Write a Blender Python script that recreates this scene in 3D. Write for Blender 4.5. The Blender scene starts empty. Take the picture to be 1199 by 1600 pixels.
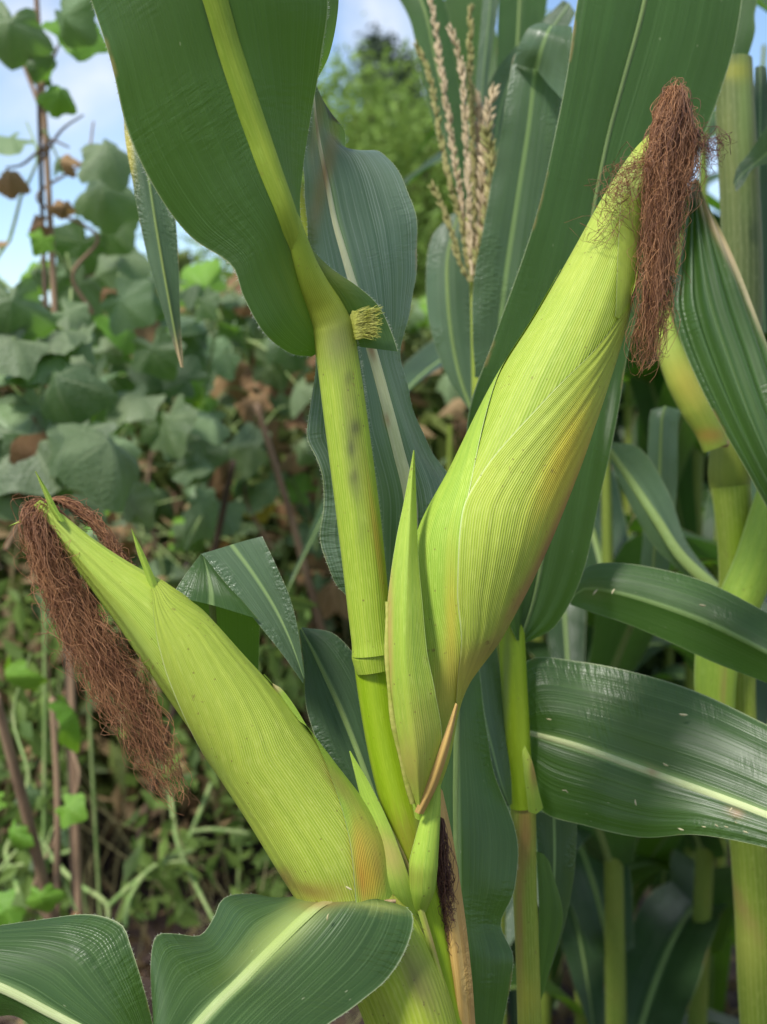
import bpy, math, random
import numpy as np
from mathutils import Vector, Matrix

# ------------------------------------------------------------------ camera, sky, sun, exposure
scene = bpy.context.scene
CAM_H, PITCH, T = 1.02, math.radians(-6.0), 0.44
cam_d = bpy.data.cameras.new('camera')
cam = bpy.data.objects.new('camera', cam_d)
scene.collection.objects.link(cam)
cam.location = (0, 0, CAM_H)
cam.rotation_euler = (math.radians(90) + PITCH, 0, 0)
cam_d.sensor_fit = 'VERTICAL'
cam_d.sensor_height = 24.0
cam_d.lens = 12.0 / T
cam_d.clip_start, cam_d.clip_end = 0.02, 600
cam_d.dof.use_dof = True
cam_d.dof.focus_distance = 0.455
cam_d.dof.aperture_fstop = 7.5
scene.camera = cam

SUN_EL, SUN_AZ = 54.0, 222.0          # azimuth measured clockwise from +Y: behind the camera, to its left
world = bpy.data.worlds.new('World'); scene.world = world; world.use_nodes = True
wt = world.node_tree; wt.nodes.clear()
w_out = wt.nodes.new('ShaderNodeOutputWorld'); w_bg = wt.nodes.new('ShaderNodeBackground')
w_sky = wt.nodes.new('ShaderNodeTexSky'); w_sky.sky_type = 'NISHITA'; w_sky.sun_disc = False
w_sky.ozone_density = 2.5; w_sky.dust_density = .4; w_sky.sun_elevation = math.radians(SUN_EL); w_sky.sun_rotation = math.radians(SUN_AZ)
w_tc = wt.nodes.new('ShaderNodeTexCoord')
w_n = wt.nodes.new('ShaderNodeTexNoise'); w_n.inputs['Scale'].default_value = 2.6; w_n.inputs['Detail'].default_value = 6
w_n.inputs['Roughness'].default_value = .55; w_n.inputs['Distortion'].default_value = .4
w_r = wt.nodes.new('ShaderNodeValToRGB'); w_r.color_ramp.elements[0].position = .46; w_r.color_ramp.elements[1].position = .62
w_mx = wt.nodes.new('ShaderNodeMix'); w_mx.data_type = 'RGBA'
w_mx.inputs[7].default_value = (4.9, 5.1, 5.4, 1)
w_mp = wt.nodes.new('ShaderNodeMapping'); w_mp.inputs[1].default_value = (2.9145, 1.3576, 5.8584)
wt.links.new(w_tc.outputs['Generated'], w_mp.inputs[0]); wt.links.new(w_mp.outputs[0], w_n.inputs['Vector'])
wt.links.new(w_n.outputs[0], w_r.inputs[0]); wt.links.new(w_r.outputs[0], w_mx.inputs[0])
wt.links.new(w_sky.outputs[0], w_mx.inputs[6]); wt.links.new(w_mx.outputs[2], w_bg.inputs[0])
w_bg.inputs[1].default_value = 0.095
wt.links.new(w_bg.outputs[0], w_out.inputs[0])

sun_d = bpy.data.lights.new('sun', 'SUN'); sun_d.energy = 2.4; sun_d.angle = math.radians(10); sun_d.color = (1, .96, .9)
sun = bpy.data.objects.new('sun', sun_d); scene.collection.objects.link(sun)
az, el = math.radians(SUN_AZ), math.radians(SUN_EL)
sdir = Vector((math.sin(az) * math.cos(el), math.cos(az) * math.cos(el), math.sin(el)))
sun.rotation_euler = sdir.to_track_quat('Z', 'Y').to_euler()

vs = scene.view_settings
vs.view_transform = 'Standard'; vs.look = 'None'; vs.exposure = 1.14; vs.gamma = 1.0; vs.use_curve_mapping = False
scene.cycles.use_denoising = True
scene.cycles.max_bounces = 6
scene.cycles.transparent_max_bounces = 8

# ------------------------------------------------------------------ helpers
rnd = random.Random(7)
rng = np.random.default_rng(7)
CAMP = np.array([0, 0, CAM_H])
FWD = np.array([0, math.cos(PITCH), math.sin(PITCH)])
UP = np.array([0, -math.sin(PITCH), math.cos(PITCH)])
RT = np.array([1.0, 0, 0])

def at(px, py, d):
    """A place in the garden: seen at that point of a 1199 x 1600 picture, d metres in front of the lens."""
    return CAMP + d * (FWD + (px - 599.5) / 800 * T * RT + (800 - py) / 800 * T * UP)

def W(pts, d=None):
    return np.array([at(p[0], p[1], p[2] if len(p) > 2 else d) for p in pts])

def WL(pts, d0, d1):
    n = len(pts)
    return np.array([at(p[0], p[1], d0 + (d1 - d0) * i / (n - 1)) for i, p in enumerate(pts)])

def proj(P):
    v = P - CAMP
    d = v @ FWD
    return 599.5 + (v @ RT) / d / T * 800, 800 - (v @ UP) / d / T * 800

def nrm(v):
    return v / np.maximum(np.linalg.norm(v, axis=-1, keepdims=True), 1e-12)

def chord(P):
    s = np.concatenate([[0], np.cumsum(np.linalg.norm(np.diff(P, axis=0), axis=1))])
    return s

def interp_cr(x, P, xq):
    """Smooth (Catmull-Rom with finite-difference tangents) interpolation of rows of P at x."""
    P = np.asarray(P, float)
    if P.ndim == 1: P = P[:, None]
    x = np.asarray(x, float); n = len(x)
    m = np.zeros_like(P)
    for i in range(n):
        if i == 0: m[i] = (P[1] - P[0]) / (x[1] - x[0])
        elif i == n - 1: m[i] = (P[-1] - P[-2]) / (x[-1] - x[-2])
        else: m[i] = (P[i + 1] - P[i - 1]) / (x[i + 1] - x[i - 1])
    xq = np.clip(xq, x[0], x[-1])
    k = np.clip(np.searchsorted(x, xq, side='right') - 1, 0, n - 2)
    h = (x[k + 1] - x[k])[:, None]; s = ((xq - x[k])[:, None]) / h
    return ((2 * s**3 - 3 * s**2 + 1) * P[k] + (s**3 - 2 * s**2 + s) * h * m[k]
            + (-2 * s**3 + 3 * s**2) * P[k + 1] + (s**3 - s**2) * h * m[k + 1])

def cr(P, n, power=1.0):
    P = np.asarray(P, float)
    s = chord(P); s = s / s[-1]
    return interp_cr(s, P, np.linspace(0, 1, n) ** power)

def mesh_obj(name, verts, faces, mat, parent=None, uvs=None, smooth=True, stains=None):
    me = bpy.data.meshes.new(name)
    verts = np.asarray(verts, float)
    me.from_pydata(verts.tolist(), [], faces)
    if uvs is not None:
        uvl = me.uv_layers.new(name='UVMap')
        li = np.zeros(len(me.loops), dtype=np.int32); me.loops.foreach_get('vertex_index', li)
        uvl.data.foreach_set('uv', np.asarray(uvs, dtype=np.float32)[li].ravel())
    if stains:
        px, py = proj(verts)
        col = np.zeros((len(verts), 4), np.float32)
        for (cx, cy, rx, ry, ang, c, a) in stains:
            ca, sa = math.cos(math.radians(ang)), math.sin(math.radians(ang))
            dx, dy = px - cx, py - cy
            q = ((dx * ca + dy * sa) / rx) ** 2 + ((-dx * sa + dy * ca) / ry) ** 2
            f = (np.exp(-q * 1.2) * a)[:, None]
            na = col[:, 3:] + f * (1 - col[:, 3:])
            col[:, :3] = np.where(na > 1e-4, (col[:, :3] * col[:, 3:] * (1 - f) + np.array(c) * f) / np.maximum(na, 1e-4), 0)
            col[:, 3:] = na
        at_ = me.color_attributes.new('stain', 'FLOAT_COLOR', 'POINT')
        at_.data.foreach_set('color', col.ravel())
    if smooth: me.polygons.foreach_set('use_smooth', [True] * len(me.polygons))
    me.materials.append(mat)
    o = bpy.data.objects.new(name, me)
    scene.collection.objects.link(o)
    if parent is not None: o.parent = parent
    return o

def empty(name, label, cat, group=None):
    o = bpy.data.objects.new(name, None); scene.collection.objects.link(o)
    o['label'] = label; o['category'] = cat
    if group: o['group'] = group
    return o

def rootat(o, loc):
    """Put the Empty at the thing's base (parts keep their world coordinates)."""
    o.location = loc
    for c in o.children:
        c.matrix_parent_inverse = Matrix.Translation(Vector(tuple(-x for x in loc)))
    return o

def grid_faces(na, nc, closed=False):
    f = []
    for i in range(na - 1):
        for j in range(nc - 1 if not closed else nc):
            a, b = i * nc + j, i * nc + (j + 1) % nc
            f.append((a, b, b + nc, a + nc))
    return f

def frames(P):
    Tn = nrm(np.gradient(P, axis=0))
    ref = np.array([0, 1, 0.]) if abs(Tn[0][1]) < .8 else np.array([1, 0, 0.])
    n = nrm(np.cross(Tn[0], ref)); N = [n]
    for i in range(1, len(P)):
        n = N[-1] - Tn[i] * (N[-1] @ Tn[i]); N.append(nrm(n))
    N = np.array(N); B = np.cross(Tn, N)
    return Tn, N, B

def tube_geo(P, R, ns=16, flat=1.0, cap=False):
    Tn, N, B = frames(P)
    R = np.broadcast_to(R, (len(P),))
    th = np.linspace(0, 2 * np.pi, ns, endpoint=False)
    V = (P[:, None, :] + R[:, None, None] * (np.cos(th)[None, :, None] * N[:, None, :] + flat * np.sin(th)[None, :, None] * B[:, None, :]))
    s = chord(P)
    uv = np.stack(np.broadcast_arrays((th / (2 * np.pi))[None, :], (s * 10)[:, None]), -1)
    F = grid_faces(len(P), ns, True)
    if cap:
        F.append(tuple(range(ns))[::-1]); F.append(tuple(range((len(P) - 1) * ns, len(P) * ns)))
    return V.reshape(-1, 3), F, uv.reshape(-1, 2)

def tube(name, parent, pts, radii, mat, n=60, ns=18, stains=None, flat=1.0, cap=False, bumps=None):
    """pts: world points; radii: per control point."""
    P0 = np.asarray(pts, float); s = chord(P0); s /= s[-1]
    q = np.linspace(0, 1, n)
    P = interp_cr(s, P0, q)
    R = np.interp(q, s, np.broadcast_to(radii, (len(P0),)))
    if bumps:
        for (c, w, a) in bumps: R = R * (1 + a * np.exp(-((q - c) / w) ** 2))
    V, F, uv = tube_geo(P, R, ns, flat, cap)
    return mesh_obj(name, V, F, mat, parent, uv, True, stains)

# ------------------------------------------------------------------ materials
def node(nt, typ, ins=None, **props):
    n = nt.nodes.new(typ)
    for k, v in props.items(): setattr(n, k, v)
    for k, v in (ins or {}).items():
        if isinstance(v, bpy.types.NodeSocket): nt.links.new(v, n.inputs[k])
        else: n.inputs[k].default_value = v
    return n

def M_(nt, op, a, b=0.0, c=None):
    ins = {0: a, 1: b}
    if c is not None: ins[2] = c
    return node(nt, 'ShaderNodeMath', ins, operation=op).outputs[0]

def ramp(nt, x, lo, hi):
    return node(nt, 'ShaderNodeMapRange', {0: x, 1: lo, 2: hi, 3: 0.0, 4: 1.0}, interpolation_type='SMOOTHSTEP').outputs[0]

def mixc(nt, f, a, b, blend='MIX'):
    n = node(nt, 'ShaderNodeMix', data_type='RGBA', blend_type=blend)
    for i, v in ((0, f), (6, a), (7, b)):
        if isinstance(v, bpy.types.NodeSocket): nt.links.new(v, n.inputs[i])
        else: n.inputs[i].default_value = v if i == 0 else (tuple(v) + (1,) if len(v) == 3 else v)
    return n.outputs[2]

def new_mat(name):
    m = bpy.data.materials.new(name); m.use_nodes = True
    nt = m.node_tree; nt.nodes.clear()
    return m, nt

def finish(nt, col, height, rough=.45, trans=0.0, tcol=None, bump=.3, dist=.001, spec=.45):
    out = node(nt, 'ShaderNodeOutputMaterial')
    b = node(nt, 'ShaderNodeBump', {'Strength': bump, 'Distance': dist, 'Height': height})
    p = node(nt, 'ShaderNodeBsdfPrincipled', {'Base Color': col, 'Roughness': rough, 'Normal': b.outputs[0], 'Specular IOR Level': spec})
    if trans > 0:
        t = node(nt, 'ShaderNodeBsdfTranslucent', {'Color': tcol if isinstance(tcol, bpy.types.NodeSocket) else tuple(tcol) + (1,)})
        mx = node(nt, 'ShaderNodeMixShader', {0: trans, 1: p.outputs[0], 2: t.outputs[0]})
        nt.links.new(mx.outputs[0], out.inputs[0])
    else:
        nt.links.new(p.outputs[0], out.inputs[0])

def leaf_mat(name, ca, cb, vein=(.2, .32, .12), veins=46, mid=(.25, .36, .13), midw=.05, edge=(.4, .45, .25), pucker=1.0, trans=.32,
             tcol=(.16, .38, .02), rough=.38, vs_=.3, specks=.5, dry=0.0, drycol=(.45, .32, .12)):
    m, nt = new_mat(name)
    uv = node(nt, 'ShaderNodeUVMap', uv_map='UVMap')
    sp = node(nt, 'ShaderNodeSeparateXYZ', {0: uv.outputs[0]}); u, v = sp.outputs[0], sp.outputs[1]
    a = M_(nt, 'MULTIPLY', M_(nt, 'ABSOLUTE', M_(nt, 'SUBTRACT', u, .5)), 2.0)
    def uvn(su, sv, detail=2.0, off=0.0, rough_=.5):
        c = node(nt, 'ShaderNodeCombineXYZ', {0: M_(nt, 'MULTIPLY_ADD', u, su, off), 1: M_(nt, 'MULTIPLY', v, sv), 2: 0.0})
        return node(nt, 'ShaderNodeTexNoise', {'Vector': c.outputs[0], 'Scale': 1.0, 'Detail': detail, 'Roughness': rough_}).outputs[0]
    tc = node(nt, 'ShaderNodeTexCoord')
    big = node(nt, 'ShaderNodeTexNoise', {'Vector': tc.outputs['Object'], 'Scale': 22.0, 'Detail': 3.0}).outputs[0]
    streak = uvn(veins * .55, .5, 2.0)
    fine = M_(nt, 'POWER', M_(nt, 'MULTIPLY_ADD', M_(nt, 'SINE', M_(nt, 'MULTIPLY_ADD', u, veins * 6.2832, M_(nt, 'MULTIPLY', streak, 9.0))), .5, .5), 4.0)
    fine = M_(nt, 'MULTIPLY', fine, ramp(nt, uvn(veins * .9, .8, 2.0, 31.0), .35, .65))
    col = mixc(nt, ramp(nt, streak, .3, .7), ca, cb)
    col = mixc(nt, M_(nt, 'MULTIPLY', ramp(nt, big, .35, .75), .55), col, tuple(x * .62 for x in ca))
    col = mixc(nt, M_(nt, 'MULTIPLY', fine, vs_), col, vein)
    wob = M_(nt, 'MULTIPLY_ADD', uvn(3.0, 3.0, 2.0, 9.0), .02, -.01)
    col = mixc(nt, M_(nt, 'MULTIPLY', ramp(nt, M_(nt, 'ADD', a, wob), .985, .998), .8), col, edge)
    em = M_(nt, 'MULTIPLY', ramp(nt, M_(nt, 'ADD', a, M_(nt, 'MULTIPLY', wob, 2.0)), .95, .99), ramp(nt, uvn(.8, 2.6, 3.0, 21.0, .6), .54, .62))
    col = mixc(nt, M_(nt, 'MULTIPLY', em, .75), col, (.3, .2, .08))
    if midw > 0:
        col = mixc(nt, M_(nt, 'MULTIPLY', M_(nt, 'SUBTRACT', 1.0, ramp(nt, a, midw * .4, midw * 2.2)), .85), col, mid)
    # specks and feeding marks
    vor = node(nt, 'ShaderNodeTexVoronoi', {'Vector': node(nt, 'ShaderNodeCombineXYZ', {0: M_(nt, 'MULTIPLY', u, 26.0), 1: M_(nt, 'MULTIPLY', v, 14.0), 2: 0.0}).outputs[0], 'Scale': 1.0})
    sel = node(nt, 'ShaderNodeSeparateColor', {0: vor.outputs['Color']}).outputs[0]
    spk = M_(nt, 'MULTIPLY', M_(nt, 'SUBTRACT', 1.0, ramp(nt, vor.outputs['Distance'], .05, .13)), ramp(nt, sel, .86, .9))
    col = mixc(nt, M_(nt, 'MULTIPLY', spk, specks), col, (.42, .45, .26))
    if dry > 0:
        dn = uvn(2.5, 1.6, 4.0, 3.0, .65)
        col = mixc(nt, M_(nt, 'MULTIPLY', ramp(nt, M_(nt, 'MULTIPLY_ADD', a, .35, dn), .62, .8), dry), col, drycol)
    st = node(nt, 'ShaderNodeVertexColor', layer_name='stain')
    col = mixc(nt, M_(nt, 'MULTIPLY', st.outputs['Alpha'], ramp(nt, M_(nt, 'MULTIPLY_ADD', st.outputs['Alpha'], .6, uvn(22.0, 3.0, 4.0, 5.0, .7)), .3, .75)), col, st.outputs['Color'])
    pk = uvn(9.0, 48.0, 2.0, 17.0, .55)
    pm = ramp(nt, M_(nt, 'MULTIPLY_ADD', a, .25, node(nt, 'ShaderNodeTexNoise', {'Vector': tc.outputs['Object'], 'Scale': 30.0, 'Detail': 1.0}).outputs[0]), .6, .8)
    h = M_(nt, 'MULTIPLY', M_(nt, 'MULTIPLY', pk, pm), 2.2 * pucker)
    h = M_(nt, 'ADD', h, M_(nt, 'MULTIPLY', fine, .12))
    h = M_(nt, 'ADD', h, M_(nt, 'MULTIPLY', streak, .5))
    rr = M_(nt, 'MULTIPLY_ADD', big, .25, rough - .1)
    tc2 = mixc(nt, M_(nt, 'MULTIPLY', fine, vs_), tcol, tuple(x * .55 for x in tcol))
    finish(nt, col, h, rr, trans, tc2, .55, .0011, .5)
    return m

def husk_mat(name, ca, cb, rib, ribs=40, edge=(.72, .78, .42), yellow=(.62, .55, .1), rough=.5, trans=.1, amt=.5, specks=.35, bump=.5):
    m, nt = new_mat(name)
    uv = node(nt, 'ShaderNodeUVMap', uv_map='UVMap')
    sp = node(nt, 'ShaderNodeSeparateXYZ', {0: uv.outputs[0]}); u, v = sp.outputs[0], sp.outputs[1]
    tc = node(nt, 'ShaderNodeTexCoord')
    def uvn(su, sv, detail=2.0, off=0.0, rough_=.5):
        c = node(nt, 'ShaderNodeCombineXYZ', {0: M_(nt, 'MULTIPLY_ADD', u, su, off), 1: M_(nt, 'MULTIPLY', v, sv), 2: 0.0})
        return node(nt, 'ShaderNodeTexNoise', {'Vector': c.outputs[0], 'Scale': 1.0, 'Detail': detail, 'Roughness': rough_}).outputs[0]
    streak = uvn(ribs * .35, .35, 2.0)
    fstr = uvn(ribs * 1.7, 1.2, 2.0, 4.0)
    wv = M_(nt, 'MULTIPLY_ADD', M_(nt, 'SINE', M_(nt, 'MULTIPLY_ADD', u, ribs * 6.2832, M_(nt, 'MULTIPLY', streak, 4.0))), .5, .5)
    ribl = M_(nt, 'POWER', wv, 3.0)
    big = node(nt, 'ShaderNodeTexNoise', {'Vector': tc.outputs['Object'], 'Scale': 16.0, 'Detail': 3.0}).outputs[0]
    net = uvn(ribs * 2.0, 16.0, 2.0, 2.0)
    col = mixc(nt, ramp(nt, streak, .32, .68), ca, cb)
    col = mixc(nt, M_(nt, 'MULTIPLY', ramp(nt, big, .48, .78), .45), col, yellow)
    col = mixc(nt, M_(nt, 'MULTIPLY', ramp(nt, big, .5, .25), .35), col, tuple(x * .62 for x in ca))
    col = mixc(nt, M_(nt, 'MULTIPLY', ribl, M_(nt, 'MULTIPLY_ADD', fstr, .6, amt - .3)), col, rib)
    col = mixc(nt, M_(nt, 'MULTIPLY', ramp(nt, net, .5, .75), .36), col, tuple(min(1, x * 1.25) for x in rib))
    a = M_(nt, 'MULTIPLY', M_(nt, 'ABSOLUTE', M_(nt, 'SUBTRACT', u, .5)), 2.0)
    col = mixc(nt, M_(nt, 'MULTIPLY', ramp(nt, a, .984, .996), .7), col, edge)
    vor = node(nt, 'ShaderNodeTexVoronoi', {'Vector': tc.outputs['Object'], 'Scale': 520.0})
    sel = node(nt, 'ShaderNodeSeparateColor', {0: vor.outputs['Color']}).outputs[0]
    spk = M_(nt, 'MULTIPLY', M_(nt, 'SUBTRACT', 1.0, ramp(nt, vor.outputs['Distance'], .12, .3)), ramp(nt, M_(nt, 'MULTIPLY_ADD', big, .4, sel), 1.12, 1.16))
    col = mixc(nt, M_(nt, 'MULTIPLY', spk, specks), col, (.16, .12, .03))
    st = node(nt, 'ShaderNodeVertexColor', layer_name='stain')
    sn = uvn(ribs * .7, 1.6, 4.0, 7.0, .7)
    col = mixc(nt, M_(nt, 'MULTIPLY', st.outputs['Alpha'], ramp(nt, M_(nt, 'MULTIPLY_ADD', st.outputs['Alpha'], .7, sn), .35, .85)), col, st.outputs['Color'])
    grit = node(nt, 'ShaderNodeTexNoise', {'Vector': tc.outputs['Object'], 'Scale': 420.0, 'Detail': 3.0}).outputs[0]
    mott = node(nt, 'ShaderNodeTexNoise', {'Vector': tc.outputs['Object'], 'Scale': 55.0, 'Detail': 4.0}).outputs[0]
    gm = M_(nt, 'MULTIPLY', ramp(nt, grit, .62, .72), ramp(nt, mott, .52, .68))
    col = mixc(nt, M_(nt, 'MULTIPLY', gm, specks * 1.1), col, (.2, .15, .04))
    col = mixc(nt, M_(nt, 'MULTIPLY', ramp(nt, fstr, .55, .75), .2), col, tuple(x * .6 for x in ca))
    h = M_(nt, 'ADD', M_(nt, 'MULTIPLY', wv, .5), M_(nt, 'ADD', M_(nt, 'MULTIPLY', streak, .8), M_(nt, 'MULTIPLY', net, .35)))
    finish(nt, col, h, M_(nt, 'MULTIPLY_ADD', big, .2, rough - .02), trans, tuple(x * .9 for x in cb), bump, .0006, .28)
    return m

def plain_mat(name, ca, cb, scale=40.0, rough=.6, stretch=(1, 1, 1), bump=.4, dist=.001, island=0.0, trans=0.0, spec=.35, detail=4.0):
    m, nt = new_mat(name)
    tc = node(nt, 'ShaderNodeTexCoord')
    mp = node(nt, 'ShaderNodeMapping', {0: tc.outputs['Object'], 3: stretch})
    n = node(nt, 'ShaderNodeTexNoise', {'Vector': mp.outputs[0], 'Scale': scale, 'Detail': detail, 'Roughness': .6}).outputs[0]
    f = ramp(nt, n, .3, .7)
    if island > 0:
        g = node(nt, 'ShaderNodeNewGeometry')
        f = M_(nt, 'ADD', M_(nt, 'MULTIPLY', f, 1 - island), M_(nt, 'MULTIPLY', g.outputs['Random Per Island'], island))
    col = mixc(nt, f, ca, cb)
    finish(nt, col, n, rough, trans, cb, bump, dist, spec)
    return m

MAT = {}
MAT['leaf'] = leaf_mat('corn leaf', (.034, .076, .017), (.056, .112, .028), veins=64, vs_=.3, rough=.34, pucker=.55)
MAT['leaf_under'] = leaf_mat('corn leaf underside', (.027, .066, .014), (.04, .092, .022), vein=(.1, .19, .05), vs_=.38, trans=.36, rough=.48, midw=.0, pucker=.22, specks=.4, veins=70, tcol=(.2, .42, .015))
MAT['leaf_blue'] = leaf_mat('corn leaf bluish', (.062, .108, .056), (.095, .155, .08), vein=(.25, .33, .2), vs_=.22, trans=.28, rough=.32, tcol=(.18, .36, .05), veins=54)
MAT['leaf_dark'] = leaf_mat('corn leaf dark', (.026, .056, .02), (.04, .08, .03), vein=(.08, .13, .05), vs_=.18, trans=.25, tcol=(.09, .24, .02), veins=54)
MAT['leaf_painted_sheen'] = leaf_mat('corn leaf with painted silver sheen', (.08, .135, .08), (.15, .215, .15), vein=(.4, .47, .38), vs_=.4, trans=.25, rough=.3, tcol=(.18, .36, .05), veins=50, pucker=.5)  # wet sheen painted into the colour: paler blade, whiter veins
MAT['leaf_dry'] = leaf_mat('corn leaf drying', (.04, .1, .025), (.06, .13, .035), dry=.9, trans=.25)
MAT['leaf_straw'] = leaf_mat('dry husk blade', (.56, .34, .08), (.66, .45, .14), vein=(.72, .55, .26), mid=(.5, .3, .1), midw=0, edge=(.3, .16, .06), trans=.2, tcol=(.5, .3, .08), rough=.6, dry=.25, drycol=(.3, .14, .06))
MAT['midrib'] = husk_mat('midrib pale', (.4, .47, .2), (.5, .56, .28), (.56, .6, .36), ribs=5, yellow=(.5, .5, .2), specks=.2, bump=.15, amt=.35)
MAT['midrib_cream'] = husk_mat('midrib cream', (.58, .58, .32), (.68, .67, .4), (.72, .7, .48), ribs=5, yellow=(.6, .58, .28), specks=.2, bump=.15, amt=.3)
MAT['midrib_soft'] = husk_mat('midrib soft', (.27, .36, .12), (.36, .43, .18), (.44, .5, .26), ribs=7, yellow=(.34, .4, .12), specks=.2, bump=.2, amt=.4)
MAT['midrib_green'] = husk_mat('midrib green', (.2, .31, .025), (.28, .38, .035), (.3, .4, .06), ribs=9, yellow=(.34, .36, .03), specks=.2, bump=.12, amt=.25)
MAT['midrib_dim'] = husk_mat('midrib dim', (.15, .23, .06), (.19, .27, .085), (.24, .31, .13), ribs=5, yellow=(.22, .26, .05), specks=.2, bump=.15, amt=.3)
MAT['husk'] = husk_mat('husk', (.29, .4, .028), (.35, .455, .038), (.51, .56, .14), ribs=92, yellow=(.5, .5, .04), amt=.72, bump=.5, specks=.7)
MAT['husk_in'] = husk_mat('husk inner', (.26, .38, .03), (.34, .45, .045), (.46, .52, .13), ribs=120, yellow=(.42, .46, .045), amt=.6, bump=.35, specks=.6)
MAT['husk_green'] = husk_mat('husk greener', (.23, .4, .03), (.32, .48, .04), (.46, .56, .12), ribs=70, yellow=(.42, .48, .04), amt=.65, bump=.45, specks=.7)
MAT['prophyll'] = husk_mat('first husk', (.24, .38, .03), (.33, .46, .04), (.46, .54, .13), ribs=26, yellow=(.44, .46, .05), amt=.5, bump=.35, specks=.9)
MAT['sheath'] = husk_mat('sheath', (.24, .36, .022), (.33, .44, .035), (.44, .5, .1), ribs=52, yellow=(.4, .42, .04), rough=.48, specks=.8, amt=.45, bump=.3)
MAT['stalk'] = husk_mat('stalk', (.21, .33, .008), (.26, .38, .014), (.3, .41, .03), ribs=50, yellow=(.3, .37, .012), rough=.32, amt=.3, bump=.1)
MAT['stalk_back'] = husk_mat('stalk back', (.19, .27, .022), (.26, .34, .034), (.34, .39, .085), ribs=26, yellow=(.34, .31, .045), rough=.48, specks=1.0, bump=.25)
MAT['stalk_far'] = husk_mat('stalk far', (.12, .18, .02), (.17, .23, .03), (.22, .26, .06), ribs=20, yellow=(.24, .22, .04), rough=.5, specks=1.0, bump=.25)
MAT['stalk_grey'] = husk_mat('stalk grey green', (.09, .125, .035), (.14, .175, .05), (.2, .23, .09), ribs=20, yellow=(.18, .19, .05), rough=.5, specks=.6, bump=.25)
MAT['ligule'] = plain_mat('ligule', (.36, .38, .05), (.56, .56, .15), 300, .6, (1, 1, .2), trans=.35)
MAT['scar'] = plain_mat('dry scar', (.2, .1, .05), (.42, .3, .16), 260, .8, bump=.8)
MAT['silk'] = plain_mat('silk', (.09, .028, .016), (.5, .25, .11), 60, .42, island=.75, trans=.15, bump=0)
MAT['silk_dark'] = plain_mat('silk dark', (.05, .02, .016), (.16, .07, .04), 60, .5, island=.75, bump=0)
MAT['fuzz'] = plain_mat('fine hairs', (.45, .5, .36), (.6, .62, .5), 100, .5, trans=.4, bump=0)
MAT['tassel'] = plain_mat('tassel floret', (.46, .37, .19), (.68, .54, .36), 90, .6, island=.7, trans=.15)
MAT['tassel_green'] = plain_mat('tassel floret green', (.26, .28, .08), (.42, .36, .15), 90, .6, island=.7, trans=.15)
MAT['anther'] = plain_mat('anther', (.36, .33, .15), (.56, .5, .3), 100, .6, island=.6)
MAT['stick'] = plain_mat('dry stick', (.16, .1, .06), (.3, .2, .12), 40, .8, (1, 1, .15))
MAT['stick_dark'] = plain_mat('dark stick', (.05, .035, .025), (.12, .08, .05), 40, .8, (1, 1, .15))
MAT['vine_stem'] = plain_mat('vine stem', (.16, .26, .07), (.3, .36, .14), 60, .6, (1, 1, .3))
MAT['vine_leaf'] = None

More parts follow.
